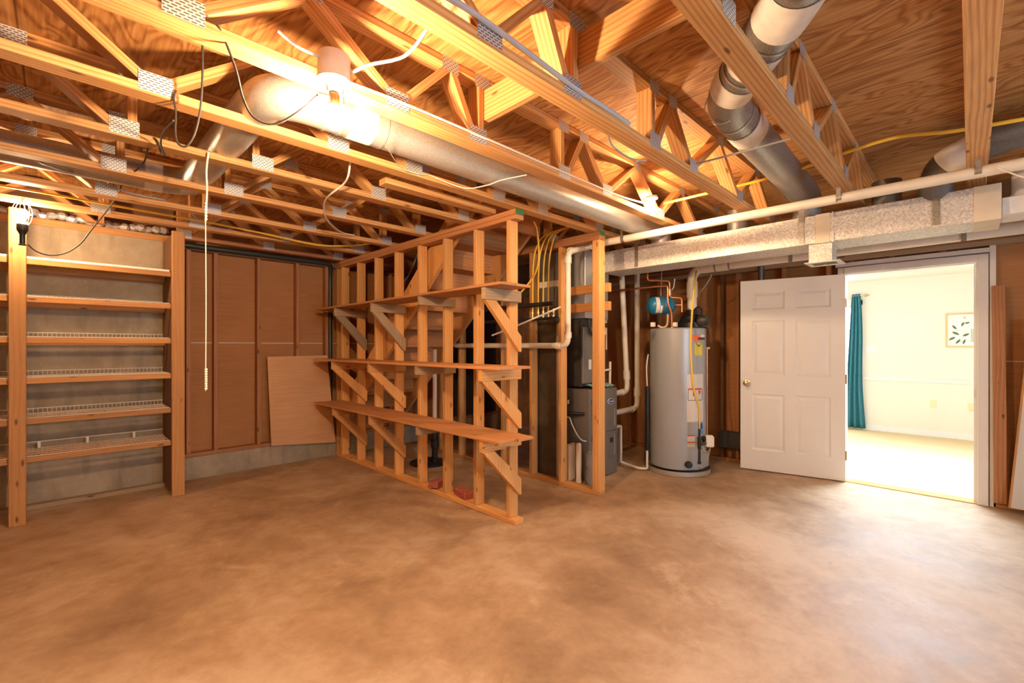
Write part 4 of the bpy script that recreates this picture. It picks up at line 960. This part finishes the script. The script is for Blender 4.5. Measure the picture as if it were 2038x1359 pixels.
# ------------------------------------------------------------------ water heater
HC = Vector((4.765, 2.244, 0)); HR = .288; HZ0, HZ1 = .055, 1.525
wh = thing('water_heater', 'tall grey gas water heater cylinder standing in a metal pan', 'water heater', tuple(HC))
MB().lathe([(HR - .02, HZ0), (HR, HZ0 + .01), (HR, HZ1 - .012), (HR - .01, HZ1), (HR - .05, HZ1 + .006), (0, HZ1 + .012)], tuple(HC), n=56).build('tank_jacket', 'heater', wh, smooth=True)
MB().lathe([(.325, .002), (.330, .006), (.330, .05), (.334, .054), (.328, .054), (.322, .008), (0, .008)], tuple(HC), n=48).build('drain_pan', 'galv', wh, smooth=True)
toC = math.atan2(-HC.y, -HC.x)                       # direction from the heater to the viewer's side
def patch(a0, a1, z0, z1, off, name, mat, parent=wh, n=10):
    mb = MB(); r = HR + off
    pr = [HC + Vector((r * math.cos(a0 + (a1 - a0) * k / n), r * math.sin(a0 + (a1 - a0) * k / n), 0)) for k in range(n + 1)]
    L = abs(a1 - a0) * r
    for k in range(n):
        a, b = pr[k], pr[k + 1]; u0, u1 = L * k / n, L * (k + 1) / n
        mb.face([(a.x, a.y, z0), (b.x, b.y, z0), (b.x, b.y, z1), (a.x, a.y, z1)], [(u0, z0), (u1, z0), (u1, z1), (u0, z1)])
    return mb.build(name, mat, parent, smooth=True)
def ang(px):                                         # jacket angle seen at a given column of the frame
    lo, hi = toC - 1.25, toC + 1.25
    f = lambda a: (lambda p: CX + FPX * (p.x * math.sin(A) - p.y * math.cos(A)) / (p.x * math.cos(A) + p.y * math.sin(A)))(HC + Vector((HR * math.cos(a), HR * math.sin(a), 0)))
    for _ in range(40):
        m = (lo + hi) / 2
        if f(m) < px: lo = m
        else: hi = m
    return (lo + hi) / 2
zz = lambda y: CAMH + (HY - y) / FPX * 4.72
patch(ang(1367), ang(1399), zz(838), zz(744), .0015, 'instruction_label', 'label')
for (x0, x1, y0, y1, m) in ((1369, 1397, 775, 772, 'redp'), (1369, 1370, 795, 775, 'dark'), (1369, 1397, 796, 795, 'dark'), (1396.5, 1397.5, 795, 775, 'dark')):
    patch(ang(x0), ang(x1), zz(y0), zz(y1), .0022, 'warning_frame', m)
patch(ang(1390), ang(1394), zz(783), zz(776), .0025, 'warning_flame', 'redp')
patch(ang(1379), ang(1384), zz(787), zz(777), .0025, 'warning_sign', 'redp')
patch(ang(1382.5), ang(1397.5), zz(707), zz(682), .0015, 'yellow_label', 'ylabel')
tri = MB(); 
for k in range(1):
    a0, a1 = ang(1384), ang(1396); am = (a0 + a1) / 2; r = HR + .003
    tri.face([HC + Vector((r * math.cos(a0), r * math.sin(a0), zz(683))), HC + Vector((r * math.cos(am), r * math.sin(am), zz(690.5))), HC + Vector((r * math.cos(a1), r * math.sin(a1), zz(683)))])
tri.build('warning_triangle', 'dark', wh)
patch(ang(1378), ang(1394), zz(678), zz(667), .0015, 'orange_badge', 'orange')
patch(ang(1389), ang(1402.5), zz(676), zz(671.5), .0022, 'black_badge_band', 'black')
patch(ang(1394), ang(1402), zz(671), zz(666), .0022, 'white_badge', 'paper')
patch(ang(1368), ang(1383), zz(887), zz(864), .0015, 'lower_label', 'label')
patch(ang(1368), ang(1383), zz(866), zz(864), .0022, 'red_stripe', 'redp'); patch(ang(1368), ang(1383), zz(879), zz(877), .0022, 'red_stripe', 'redp')
patch(ang(1393.5), ang(1399), zz(863), zz(846), .0015, 'blue_tag', plain('blue_tag', (.06, .28, .62), .5))
def on_jacket(px, y, off): a = ang(px); r = HR + off; return HC + Vector((r * math.cos(a), r * math.sin(a), zz(y)))
def radial(px): a = ang(px); return Vector((math.cos(a), math.sin(a), 0))
dv = MB(); c = on_jacket(1369, 921, 0); dv.lathe([(.034, 0), (.036, .01), (.036, .03), (.028, .042), (0, .044)], c, radial(1369), 20); dv.build('drain_valve', 'black', wh, smooth=True)
rc = radial(1401); tn = Vector((-rc.y, rc.x, 0))
bp = MB(Matrix(((rc.x, tn.x, 0, HC.x), (rc.y, tn.y, 0, HC.y), (0, 0, 1, 0), (0, 0, 0, 1)))); bp.box(HR - .02, HR + .03, -.10, .05, .085, .225); bp.build('burner_cover', 'heater', wh, bevel=.004)
gv = thing('gas_valve', 'white gas control valve on the lower right of the water heater', 'gas valve', tuple(on_jacket(1402, 880, .04)))
c = at_d(1412, 878, 4.62)
MB(Matrix.Translation(c) @ Matrix.Rotation(.5, 4, 'Z')).box(-.045, .045, -.04, .04, -.055, .06).build('valve_body', 'porcelain', gv, bevel=.012)
MB().tube([at_d(1403, 882, 4.60), at_d(1392, 884, 4.52)], .018, 12).build('valve_neck', 'dark', gv, smooth=True)
MB().tube([at_d(1402, 878, 4.62), at_d(1400, 870, 4.60)], .022, 12).build('valve_dial', 'black', gv, smooth=True)
MB().tube(smooth_path([at_d(1396, 890, 4.55), at_d(1402, 898, 4.57), at_d(1410, 898, 4.60), at_d(1414, 890, 4.62), at_d(1410, 908, 4.62), at_d(1406, 918, 4.6)]), .004, 6).build('pilot_tube', 'brass', gv, smooth=True)
dp = MB(); dp.tube([at_d(1392, 853, 4.52), at_d(1392, 920, 4.52)], .012, 12); dp.tube([at_d(1392, 919, 4.52), at_d(1392, 923, 4.52)], .017, 12); dp.tube([at_d(1392, 870, 4.52), at_d(1392, 893, 4.52)], .019, 12)
tag(dp.build('gas_drip_leg', 'blackpipe', smooth=True), 'dark iron gas drip leg upright in front of the water heater', 'pipe')
sv = thing('gas_shutoff', 'brass gas shut-off with a blue handle at the end of the yellow line', 'valve', tuple(at_d(1392, 845, 4.52)))
MB().tube([at_d(1392, 853, 4.52), at_d(1392, 843, 4.52), at_d(1392, 836, 4.52)], [.014, .014, .009], 12).build('valve_body', 'brass', sv, smooth=True)
MB().box(*sum(([p - .008, p + .008] if i < 2 else [p - .03, p + .028] for i, p in enumerate(at_d(1396.5, 847, 4.51))), [])).build('lever', plain('lever_blue', (.01, .10, .42), .4), sv, bevel=.004)
yp = [at_d(1386, 540, 4.80), at_d(1383, 560, 4.66), at_d(1380, 590, 4.60), at_d(1377, 630, 4.56), at_d(1375, 660, 4.45), at_d(1374.5, 690, 4.44), at_d(1376, 730, 4.45), at_d(1380, 770, 4.46), at_d(1386, 795, 4.48), at_d(1391, 812, 4.51), at_d(1392, 836, 4.52)]
tag(MB().tube(smooth_path(yp), .010, 10).build('gas_tube', 'yellow', smooth=True), 'yellow flexible gas line running down the front of the water heater', 'gas line')
tpv = thing('relief_valve', 'copper discharge pipe with a brass valve on the right side of the heater', 'pipe', tuple(at_d(1407, 695, 5.0)))
MB().tube([at_d(1403, 693, 4.95), at_d(1411, 692, 4.97)], .018, 12).build('valve_body', 'brass', tpv, smooth=True)
MB().tube([at_d(1407, 695, 4.96), at_d(1407, 868, 4.96)], .011, 10).build('discharge_pipe', 'copper', tpv, smooth=True)
bi = at_d(1288.5, 770, 4.95); bi2 = at_d(1288.5, 915, 4.95)
tag(MB().tube([bi, bi2], .024, 12).build('insulated_pipe', 'black', smooth=True), 'black foam insulated pipe standing at the left of the water heater', 'pipe')
tag(MB().tube(smooth_path([at_d(1290, 705, 4.95), at_d(1287, 730, 4.95), at_d(1288, 768, 4.95)]), .007, 8).build('pump_tube', 'wcable', smooth=True), 'thin white tube entering the black insulated pipe', 'tube')
# blower on the heater top
bw = thing('vent_blower', 'black power vent blower on top of the water heater', 'blower', (4.85, 2.12, HZ1))
MB().lathe([(.15, .012), (.15, .06), (.125, .085), (.115, .125), (.08, .145), (.055, .15), (.055, .21)], (4.85, 2.12, HZ1), n=28).build('housing', 'black', bw, smooth=True)
MB().lathe([(.06, 0), (.06, .05), (.045, .07), (.045, .10)], at_d(1391, 640, 4.80), (rc.x, rc.y, .2), 18).build('motor', 'dark', bw, smooth=True)
MB().box(4.86, 4.98, 1.99, 2.09, HZ1 + .012, HZ1 + .11).build('junction_box', 'furn', bw, bevel=.004)
MB().tube([(4.85, 2.12, 1.728), (4.85, 2.12, 1.745)], .058, 18, caps=False).build('clamp', 'galv', bw, smooth=True)
MB().tube(smooth_path([at_d(1382, 650, 4.72), at_d(1378, 628, 4.70), at_d(1388, 612, 4.74), at_d(1397, 618, 4.78), at_d(1393, 640, 4.76)]), .012, 8).build('blower_hose', 'black', bw, smooth=True)
# expansion tank and copper pipes
tc_ = at_d(1315, 608, 4.86); axd = Vector((math.sin(A), -math.cos(A), 0.0))
et = thing('expansion_tank', 'blue expansion tank slung sideways above the water heater', 'expansion tank', tuple(tc_))
MB().lathe([(0, -.145), (.05, -.138), (.082, -.115), (.095, -.08), (.097, 0), (.095, .08), (.080, .115), (.045, .138), (.02, .143), (.02, .16)], tc_, axd, 30).build('tank_shell', 'tank', et, smooth=True)
fwd = Vector((-math.cos(A), -math.sin(A), 0))
def tpatch(u0, u1, a0, a1, name, mat, off=.0015):
    mb = MB(); n = 8; R = .097 + off
    for k in range(n):
        q = []
        for (u, a) in ((u0, a0 + (a1 - a0) * k / n), (u1, a0 + (a1 - a0) * k / n), (u1, a0 + (a1 - a0) * (k + 1) / n), (u0, a0 + (a1 - a0) * (k + 1) / n)):
            q.append(tc_ + axd * u + fwd * R * math.cos(a) + Vector((0, 0, R * math.sin(a))))
        mb.face(q, [(u0, k * .01), (u1, k * .01), (u1, k * .01 + .01), (u0, k * .01 + .01)])
    return mb.build(name, mat, et, smooth=True)
tpatch(-.075, -.035, -1.0, 1.0, 'tank_label', 'label'); tpatch(-.03, -.01, -1.0, -.1, 'tank_label', 'paper')
MB().tube([tc_ + axd * .0 + fwd * .1 * math.cos(k * PI / 12) + Vector((0, 0, .1 * math.sin(k * PI / 12))) for k in range(24)], .006, 6, closed=True).build('hanger_strap', 'strap', et)
MB().tube([tc_ + axd * .0 + Vector((0, 0, .1)), tc_ + axd * .02 + Vector((0, 0, .56))], .006, 6).build('hanger_tail', 'strap', et)
cp = thing('copper_pipes', 'branched copper water pipes rising from the heater top past the blue tank', 'pipe', tuple(at_d(1336, 655, 4.80)))
MB().tube(round_corner([at_d(1337, 654, 4.74), at_d(1336, 622, 4.72), at_d(1329, 604, 4.70), at_d(1329, 568, 4.70), (4.45, 2.60, at_d(1329, 568, 4.70).z), (4.45, 3.6, at_d(1329, 568, 4.70).z)], .03, 4), .011, 10).build('pipe_run', 'copper', cp, smooth=True)
MB().tube(round_corner([at_d(1289, 538, 4.9), at_d(1289, 558, 4.9), at_d(1333, 559, 4.86), at_d(1333, 592, 4.86), at_d(1357, 593, 4.82), at_d(1357, 621, 4.82)], .03, 4), .010, 10).build('pipe_run', 'copper', cp, smooth=True)
MB().tube([at_d(1341, 607, 4.86), at_d(1356, 607, 4.82)], .010, 10).build('tank_branch', 'copper', cp, smooth=True)
MB().tube([at_d(1333, 575, 4.86), at_d(1333, 588, 4.86)], .015, 10).build('ball_valve', 'brass', cp, smooth=True)
MB().tube([at_d(1337, 577, 4.8), at_d(1341, 571, 4.78), at_d(1343, 555, 4.78)], .006, 8).build('valve_lever', 'wcable', cp, smooth=True)
MB().tube([at_d(1337, 651, 4.74), at_d(1337, 656, 4.74)], .018, 12).build('union', 'brass', cp, smooth=True)
MB().tube(smooth_path([at_d(1309, 648, 4.86), at_d(1318, 652, 4.84), at_d(1327, 648, 4.82), at_d(1329, 632, 4.84), at_d(1328, 620, 4.86)]), .016, 10).build('flex_connector', plain('flex_copper', (.50, .33, .22), .4, .6), cp, smooth=True)
for px in (1299.5, 1344): MB().box(*sum(([p - .02, p + .02] if i < 2 else [HZ1 + .012, HZ1 + .058] for i, p in enumerate(at_d(px, 650, 4.72))), [])).build('nipple_cap', 'porcelain', cp, bevel=.004)
# grey tube from the vent to the wall
tag(MB().tube(smooth_path([at_d(1416, 546, 4.52), at_d(1412, 556, 4.55), at_d(1400, 574, 4.65), at_d(1392, 582, 4.74)]), .005, 6).build('condensate_tube', 'gcable', smooth=True), 'thin grey tube dangling from the white vent pipe fitting', 'tube')
# black wall box low beside the door edge
wb_ = thing('wall_duct_stub', 'black rectangular duct stub low on the wall left of the open door', 'air duct', (5.46, 1.88, .17))
MB().box(5.40, 5.499, 1.70, 2.055, .178, .36).build('stub_box', 'dark', wb_, bevel=.004)
tag(MB().lathe([(.03, 0), (.03, .16)], (5.46, 1.62, 2.06), n=16).build('pipe_stub', 'dgalv', smooth=True), 'short dark pipe stub showing above the top of the open door', 'pipe')

# leaning timbers right of the door
pb = [at_x(1976, 567, 5.485), at_x(1986, 570, 5.485), at_x(2001, 1003, 5.455), at_x(1981, 1000, 5.455)]
o = MB().bar(at_x(1980, 1001, 5.46) * 0.5 + at_x(2003, 1003, 5.46) * .5 + Vector((0, 0, .0)), at_x(1976, 568, 5.478) * .5 + at_x(1998, 568, 5.478) * .5, .075, .016, up=(1, 0, 0)).build('leaning_board', 'red', bevel=.002)
tag(o, 'narrow brown board leaning upright beside the white door casing', 'board')
q = [at_x(2011, 1010, 5.40), at_x(2080, 1030, 5.38), at_x(2100, 300, 5.48), at_x(2052, 640, 5.46)]
q = [Vector((5.40, -.228, .040)), Vector((5.38, -.75, .040)), Vector((5.47, -.95, 1.55)), Vector((5.47, -.345, 1.55))]
wbd = thing('white_panel', 'white panel with a brown edge leaning at the far right of the door', 'board', (5.42, -.5, .04))
MB().prism(q, (.012, 0, 0)).build('panel_face', plain('panel_white', (.62, .60, .58), .6), wbd)
MB().prism([q[0] + Vector((0, .014, 0)), q[0], q[3], q[3] + Vector((0, .014, 0))], (.014, 0, 0)).build('panel_edge', 'post', wbd)

# ------------------------------------------------------------------ lamps
def bulb(c, r, neck, parent, mat, up=(0, 0, 1)):
    # round glass envelope narrowing to its neck along 'up'
    pr = [(0, -r), (r * .5, -r * .87), (r * .87, -r * .5), (r, 0), (r * .9, r * .45), (r * .62, r * .95), (r * .42, r * 1.45), (r * .40, r * 1.7)]
    return MB().lathe(pr, c, up, 22).build('bulb', mat, parent, smooth=True)
Lc = Vector((.733, 1.69, 0))
lf = thing('lamp_fixture', 'white round lamp fixture with glowing bulb screwed under the truss', 'lamp', (Lc.x, Lc.y, 2.3))
MB().lathe([(.058, 0), (.058, .085), (.052, .09), (0, .09)], (Lc.x, Lc.y, 2.338), n=28).build('junction_box', 'porcelain', lf, smooth=True)
MB().lathe([(.056, .0), (.062, .006), (.062, .016), (.056, .02)], (Lc.x, Lc.y, 2.32), n=28).build('canopy', 'porcelain', lf, smooth=True)
MB().lathe([(.026, 0), (.028, .02), (.034, .03), (.05, .036)], (Lc.x, Lc.y, 2.286), n=24).build('lamp_holder', 'porcelain', lf, smooth=True)
MB().lathe([(.018, 0), (.02, .01), (.02, .04), (.016, .05)], (Lc.x, Lc.y, 2.237), n=18).build('outlet_adapter', 'chrome', lf, smooth=True)
bulb((Lc.x, Lc.y, 2.181), .034, .01, lf, glow('main_bulb_glow', WARM, BULB_MAIN))
MB().tube([(Lc.x + .02, Lc.y - .03, 2.30), (Lc.x + .022, Lc.y - .035, 2.235)], .002, 6).build('pull_chain', 'brass', lf)
MB().tube([(Lc.x - .02, Lc.y, 2.262), (Lc.x - .055, Lc.y + .01, 2.262)], .011, 10).build('plug', 'porcelain', lf, smooth=True)

Tc = Vector((-.188, 4.715, 0))
tl = thing('trouble_light', 'caged work light with a black handle glowing in front of the rack post', 'lamp', (Tc.x, Tc.y, 2.05))
MB().lathe([(.019, 0), (.021, .006), (.015, .012), (.015, .075), (.026, .10), (.030, .105), (.030, .145), (.027, .15)], (Tc.x, Tc.y, 2.045), n=20).build('handle', 'black', tl, smooth=True)
bulb((Tc.x, Tc.y, 2.268), .034, .01, tl, glow('work_bulb_glow', WARM, BULB_LEFT), up=(0, 0, -1))
cg = MB()
for k in range(6):
    a = k * PI / 3 + .3; e = Vector((math.cos(a), math.sin(a), 0))
    cg.tube(smooth_path([Vector((Tc.x, Tc.y, 2.195)) + e * .028, Vector((Tc.x, Tc.y, 2.23)) + e * .045, Vector((Tc.x, Tc.y, 2.29)) + e * .05, Vector((Tc.x, Tc.y, 2.335)) + e * .035, Vector((Tc.x, Tc.y, 2.352))], 4), .002, 5)
for z, r in ((2.205, .034), (2.27, .05)): cg.tube([Vector((Tc.x + r * math.cos(k * PI / 10), Tc.y + r * math.sin(k * PI / 10), z)) for k in range(20)], .002, 5, closed=True)
cg.build('wire_cage', 'wire', tl, smooth=True)
MB().tube(smooth_path([(Tc.x, Tc.y, 2.352), (Tc.x, Tc.y, 2.375), (Tc.x + .012, Tc.y + .005, 2.39), (Tc.x + .006, Tc.y + .03, 2.395)]), .003, 6).build('hook', 'brass', tl, smooth=True)

Rc = Vector((3.185, 1.705, 0))
rl2 = thing('bare_lamp', 'small bare bulb in a porcelain holder far along the lamp fixture truss', 'lamp', (Rc.x, Rc.y, 2.4))
bulb((Rc.x, Rc.y, 2.375), .026, .01, rl2, glow('far_bulb_glow', WARM, BULB_RIGHT))
MB().lathe([(.018, 0), (.024, .01), (.03, .03), (.045, .034), (.045, .05), (0, .052)], (Rc.x, Rc.y, 2.418), n=20).build('lamp_holder', 'porcelain', rl2, smooth=True)
MB().box(Rc.x - .02, Rc.x + .02, Rc.y + .01, TY[3] - .091, 2.43, 2.46).build('bracket', 'porcelain', rl2)
# added fill bulb behind the camera, out of view, to brighten the basement
bk_ = thing('bare_lamp', 'added bare fill bulb behind the camera, out of view', 'lamp', (-1.0, -.85, 2.3))
bulb((-1.0, -.85, 2.25), .034, .01, bk_, glow('fill_bulb_glow', WARM, BULB_FILL))
MB().lathe([(.02, 0), (.024, .02), (.045, .05), (.045, .09)], (-1.0, -.85, 2.30), n=20).build('lamp_holder', 'porcelain', bk_, smooth=True)

# ------------------------------------------------------------------ cables, cords, ropes
def cable(name, pts, r, mat, lab, cat='cable', n=8, k=6):
    return tag(MB().tube(smooth_path(pts, k), r, n).build(name, mat, smooth=True), lab, cat)
yf = TY[3] - .089                                    # front face of the lamp truss
cable('electric_cable', [(Lc.x + .055, Lc.y, 2.36), (.85, yf - .008, 2.392), (1.1, yf - .007, 2.401), (1.6, yf - .007, 2.402), (2.2, yf - .007, 2.401), (2.8, yf - .007, 2.402), (3.14, yf - .007, 2.425)], .006, 'wcable', 'white cable stapled along the lamp fixture truss towards the far bulb')
cable('electric_cable', [(Lc.x + .055, Lc.y - .02, 2.375), (.80, 1.55, 2.36), (.87, 1.42, 2.365), (.88, 1.30, 2.40), (.87, 1.245, 2.42)], .006, 'wcable', 'white cable arching from the lamp fixture to the next truss')
cable('electric_cable', [(Lc.x - .055, Lc.y, 2.40), (.62, 1.70, 2.405), (.58, 1.72, 2.43), (.55, 1.73, 2.45)], .006, 'wcable', 'short white cable end left of the lamp fixture')
y2 = TY[2] - .089
cable('electric_cable', [(.2, y2 - .008, 2.43), (.75, y2 - .008, 2.42), (1.0, y2 - .012, 2.425), (1.5, y2 - .007, 2.402), (1.75, y2 - .006, 2.403), (1.95, y2 + .0, 2.406)], .010, 'bluecable', 'grey blue cable lying along the bottom chord of the third truss from the right')
cable('electric_cable', [(1.92, 1.265, 2.40), (2.02, 1.30, 2.365), (2.2, 1.30, 2.352), (2.3, 1.262, 2.36)], .005, 'gcable', 'short grey cable loop sagging behind the third truss')
cable('flat_strap', [(2.72, 1.16, 2.43), (2.72, .9, 2.425), (2.72, .58, 2.42)], .006, 'gcable', 'dark hanger strap slung under the taped round duct', 'strap')
cable('gas_line', [(3.50, 1.76, 2.50), (3.50, 1.35, 2.50), (3.50, .9, 2.505), (3.50, .58, 2.545), (3.46, .3, 2.55), (3.42, .05, 2.49), (3.42, -.3, 2.46)], .010, 'yellow', 'yellow flexible gas line crossing through the right-hand trusses', 'gas line')
cable('electric_cable', [(-1.3, 4.60, 2.405), (-.28, 4.60, 2.415), (.35, 4.60, 2.405), (1.0, 4.60, 2.392), (1.45, 4.61, 2.372), (1.85, 4.63, 2.355), (2.2, 4.60, 2.40), (2.37, 4.4, 2.43)], .009, 'yellow', 'yellow cable sagging along the truss over the rack')
# black cord from the lamp adapter draped over the trusses down to the work light
pc = [(Lc.x - .055, Lc.y + .01, 2.262), at_y(590, 225, 1.75), at_y(545, 247, 1.80), at_y(505, 233, 1.82), at_y(484, 195, 1.82), at_y(470, 140, 1.80), at_y(448, 80, 1.775), at_y(432, 48, 1.76)]
cable('electric_cable', pc, .0042, 'bcord', 'black cord looping from the lamp fixture adapter up to the truss', 'cord')
pc = [at_y(403, 88, 2.20), at_y(403, 150, 2.22), at_y(399, 215, 2.25), at_y(388, 265, 2.27), at_y(371, 291, 2.29), at_y(354, 285, 2.31), at_y(349, 262, 2.33), at_y(350, 225, 2.34), at_y(346, 195, 2.345), at_y(350, 180, 2.347)]
cable('electric_cable', pc, .0042, 'bcord', 'black cord hanging in a deep loop in front of the second lit truss', 'cord')
pc = [at_y(346, 240, 2.50), at_y(326, 262, 2.7), at_y(320, 285, 2.85), at_y(327, 307, 2.90), at_y(321, 305, 2.905), at_y(314, 282, 2.91), at_y(306, 274, 2.915)]
cable('electric_cable', pc, .0042, 'bcord', 'short black cord bend in front of the pull rope truss', 'cord')
pc = [at_y(294, 295, 3.2), at_y(288, 320, 3.45), at_y(270, 340, 3.53), at_y(247, 355, 3.9), at_y(236, 385, 4.3), at_y(212, 420, 4.55), at_y(180, 460, 4.66), at_y(160, 485, 4.70), at_y(132, 503, 4.715), at_y(100, 508, 4.715), at_y(72, 500, 4.715), at_y(56, 487, 4.715)]
cable('electric_cable', pc, .0045, 'bcord', 'black cord sweeping down to the handle of the caged work light', 'cord')
# rope
rp = thing('pull_rope', 'white knotted pull rope hanging in front of the rack post', 'rope', (.575, 2.90, 1.1))
p0, p1, p2 = at_y(415, 303, 2.90), at_y(409, 440, 2.90), at_y(409, 778, 2.90)
MB().tube(smooth_path([p0, at_y(411, 340, 2.90), at_y(412, 380, 2.90), p1]), .0045, 8).build('doubled_cord', 'rope', rp, smooth=True)
MB().tube(smooth_path([p1, at_y(410, 600, 2.90), p2]), .0028, 8).build('cord', 'rope', rp, smooth=True)
for y0, y1, n in ((405, 442, 6), (735, 778, 9)):
    kn = MB()
    for k in range(n): c = at_y(410, y0 + (y1 - y0) * k / n, 2.90); kn.lathe([(0, -.008), (.006, -.005), (.0075, 0), (.006, .005), (0, .008)], c, (.3 * (-1) ** k, .1, 1), 8)
    kn.build('braided_knot', 'rope', rp, smooth=True)
cable('pull_string', [(Lc.x + .022, Lc.y - .035, 2.235), (.90, 1.78, 2.30), (1.12, 2.0, 2.312), (1.40, 2.30, 2.352), (1.62, 2.345, 2.385)], .0022, 'rope', 'thin pale string strung from the lamp fixture under the long duct', 'string')
cable('flat_strap', [(1.62, 2.345, 2.385), (1.80, 2.25, 2.33), (1.86, 2.1, 2.322), (1.90, 2.0, 2.34), (1.97, 1.86, 2.352)], .003, 'rope', 'pale strap passing under the long galvanised duct', 'strap')
cable('electric_cable', [at_y(697, 322, 2.55), at_y(693, 350, 2.62), at_y(683, 367, 2.75), at_y(660, 385, 2.9), at_y(648, 398, 3.1), at_y(645, 412, 3.3), at_y(648, 432, 3.5), at_y(662, 450, 3.75), at_y(682, 463, 4.0), at_y(705, 468, 4.1)], .006, 'wcable', 'white cable dropping through several trusses left of the long duct')
cable('electric_cable', [at_y(75, 320, 3.68), at_y(115, 337, 3.78), at_y(175, 350, 4.0), at_y(225, 372, 4.12), at_y(275, 388, 4.13), at_y(330, 398, 4.15)], .007, 'gcable', 'grey cable draped behind the dark left-hand duct')
cable('electric_cable', [at_y(370, 415, 4.7), at_y(400, 440, 4.72), at_y(420, 452, 4.73), at_y(450, 457, 4.735), at_y(470, 452, 4.74)], .006, 'gcable', 'short grey cable sagging above the brown panel wall')
cable('wall_cable', [at_y(832, 505, 5.4), at_y(815, 545, 5.3), at_y(802, 565, 5.2)], .010, 'wcable', 'white cable slanting behind the far studs of the partition')
cable('wall_cable', [(3.30, 2.68, 1.70), (3.2, 2.85, 1.62), (3.1, 3.1, 1.52), (3.0, 3.3, 1.44)], .008, 'wcable', 'white cable slanting down behind the near end of the partition')
cable('pull_string', [at_x(1985, 333, 3.56), at_x(2000, 340, 3.565), at_x(2036, 353, 3.6)], .004, 'rope', 'pale twine tied round the white drain pipe at the far right', 'string')
